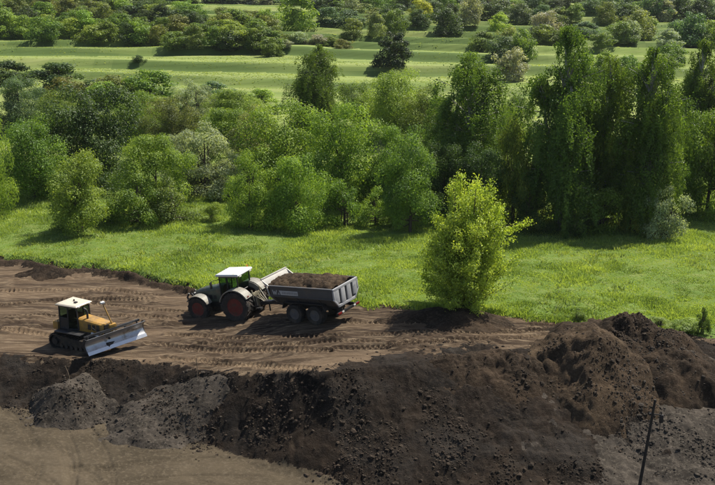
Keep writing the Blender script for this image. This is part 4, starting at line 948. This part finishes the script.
# the load
nu, nv = 90, 44; u = np.linspace(tx0 + .06, tx1 + .42, nu); v_ = np.linspace(-tht + .08, tht - .08, nv); ux, uy = np.meshgrid(u, v_)
k = np.clip((1 - np.abs(uy / tht) ** 3), 0, 1) * np.clip(1 - ((ux - .2) / 2.9) ** 4, 0, 1)
uz = tzt - .22 + .42 * k + .30 * (fbm(ux * 1.1, uy * 1.1, 6, 3) - .5) + .13 * clod(ux * 2.6, uy * 2.6, 4) + .08 * clod(ux * 5, uy * 5, 3)
J = np.arange(nu * nv).reshape(nv, nu); q = np.stack([J[:-1, :-1].ravel(), J[:-1, 1:].ravel(), J[1:, 1:].ravel(), J[1:, :-1].ravel()], 1)
vt = np.stack([ux.ravel(), uy.ravel(), uz.ravel()], 1); vb = vt.copy(); vb[:, 2] = tzt - .55
ring = np.concatenate([J[0, :], J[1:, -1], J[-1, -2::-1], J[-2:0:-1, 0]]); nn = len(vt)
sk = np.stack([ring, np.roll(ring, -1), np.roll(ring, -1) + nn, ring + nn], 1)
ld = obj('soil_load', np_mesh('soil_load', np.concatenate([vt, vb]), np.concatenate([q, sk]), M['brown'])); ld.location = trl.location; ld.rotation_euler = trl.rotation_euler
tag(ld, 'heap of brown soil filling the tipping trailer', 'soil load')
doz = bulldozer(); p, _ = at(74, 350); TD = math.radians(-27)
seat_on(doz, p[0] + .55, p[1] + .9, TD, (1.2, -1.2, .98, -.98))
tag(doz, 'small yellow crawler bulldozer with cream cab roof and bright angled blade', 'bulldozer')

# ------------------------------------------------------------------ posts, sticks, small plants
def stick(name, px, py, hpx, lean, r, material, label, cat, arm=False, fn=None):
    p, s = at(px, py); x, y = p[0], p[1]; z = float(surf(np.array([x]), np.array([y]))[0]); h = hpx * s / F / .95
    o = empty(name, (x, y, z)); b = MB(); b.tube([(0, 0, -.4), (lean[0] * h * .5 + .02, lean[1] * h * .5, h * .5), (lean[0] * h, lean[1] * h, h)], [r, r * .9, r * .7], 8); b.build('pole', M[material], o)
    if arm:
        q = (lean[0] * h * .84, lean[1] * h * .84, h * .84)
        b = MB(); b.box((q[0] + .24, q[1], q[2]), (.55, .05, .05), (0, .1, 0)); br = b.build('bracket', M[material], o)
        b = MB(); b.box((q[0] + .44, q[1], q[2] - .22), (.17, .12, .42)); b.box((q[0] + .44, q[1], q[2] + .04), (.04, .04, .2)); b.box((q[0] + .40, q[1], q[2] - .6), (.03, .03, .4)); b.build('hanging_box', M['black'], o, .02)
        b = MB(); b.box((q[0] - .1, q[1], q[2] + .02), (.12, .06, .1)); b.build('clamp', M['black'], o)
    return tag(o, label, cat)
stick('wooden_post', 638, 490, 92, (.11, .02), .085, 'wood', 'dark leaning wooden post with a small box hung from its side arm', 'post', True)
stick('wooden_stake', 71, 381, 16, (-.28, 0), .03, 'palewood', 'short pale stick stuck in the top of the pointed grey heap', 'stake')
stick('marker_stake', 197, 380, 19, (.02, 0), .022, 'palewood', 'thin upright brown stake on the bank below the tractor', 'stake')
# small dark plant at the right
tree('small_conifer', 'shrub', 702, 334, 26, 13, 'dark', 'small narrow dark plant standing in the weeds at the right edge', 'plant')
tree('weed_clump', 'shrub', 577, 321, 13, 20, 'mid', 'darker weed clump in the meadow left of the dark heap', 'plant')
tree('weed_clump', 'shrub', 683, 331, 13, 34, 'light', 'weed clump left of the narrow dark plant', 'plant')
tree('weed_clump', 'shrub', 660, 326, 9, 26, 'light', 'weed clump at the meadow edge just behind the dark heap', 'plant')

# ------------------------------------------------------------------ haze
hb = MB().box((0, 650, 60), (2600, 2400, 150)).build('haze', bpy.data.materials.new('haze_air'), None, 0, False)
hm = hb.data.materials[0]; hm.use_nodes = True; hn = hm.node_tree.nodes; hl = hm.node_tree.links; hn.clear()
ho = hn.new('ShaderNodeOutputMaterial'); hv = hn.new('ShaderNodeVolumePrincipled'); hv.inputs['Density'].default_value = .00007; hv.inputs['Color'].default_value = (.82, .88, .95, 1); hv.inputs['Anisotropy'].default_value = .25
hl.new(hv.outputs[0], ho.inputs['Volume']); tag(hb, 'thin pale summer haze over the fields', 'haze', None, 'stuff')
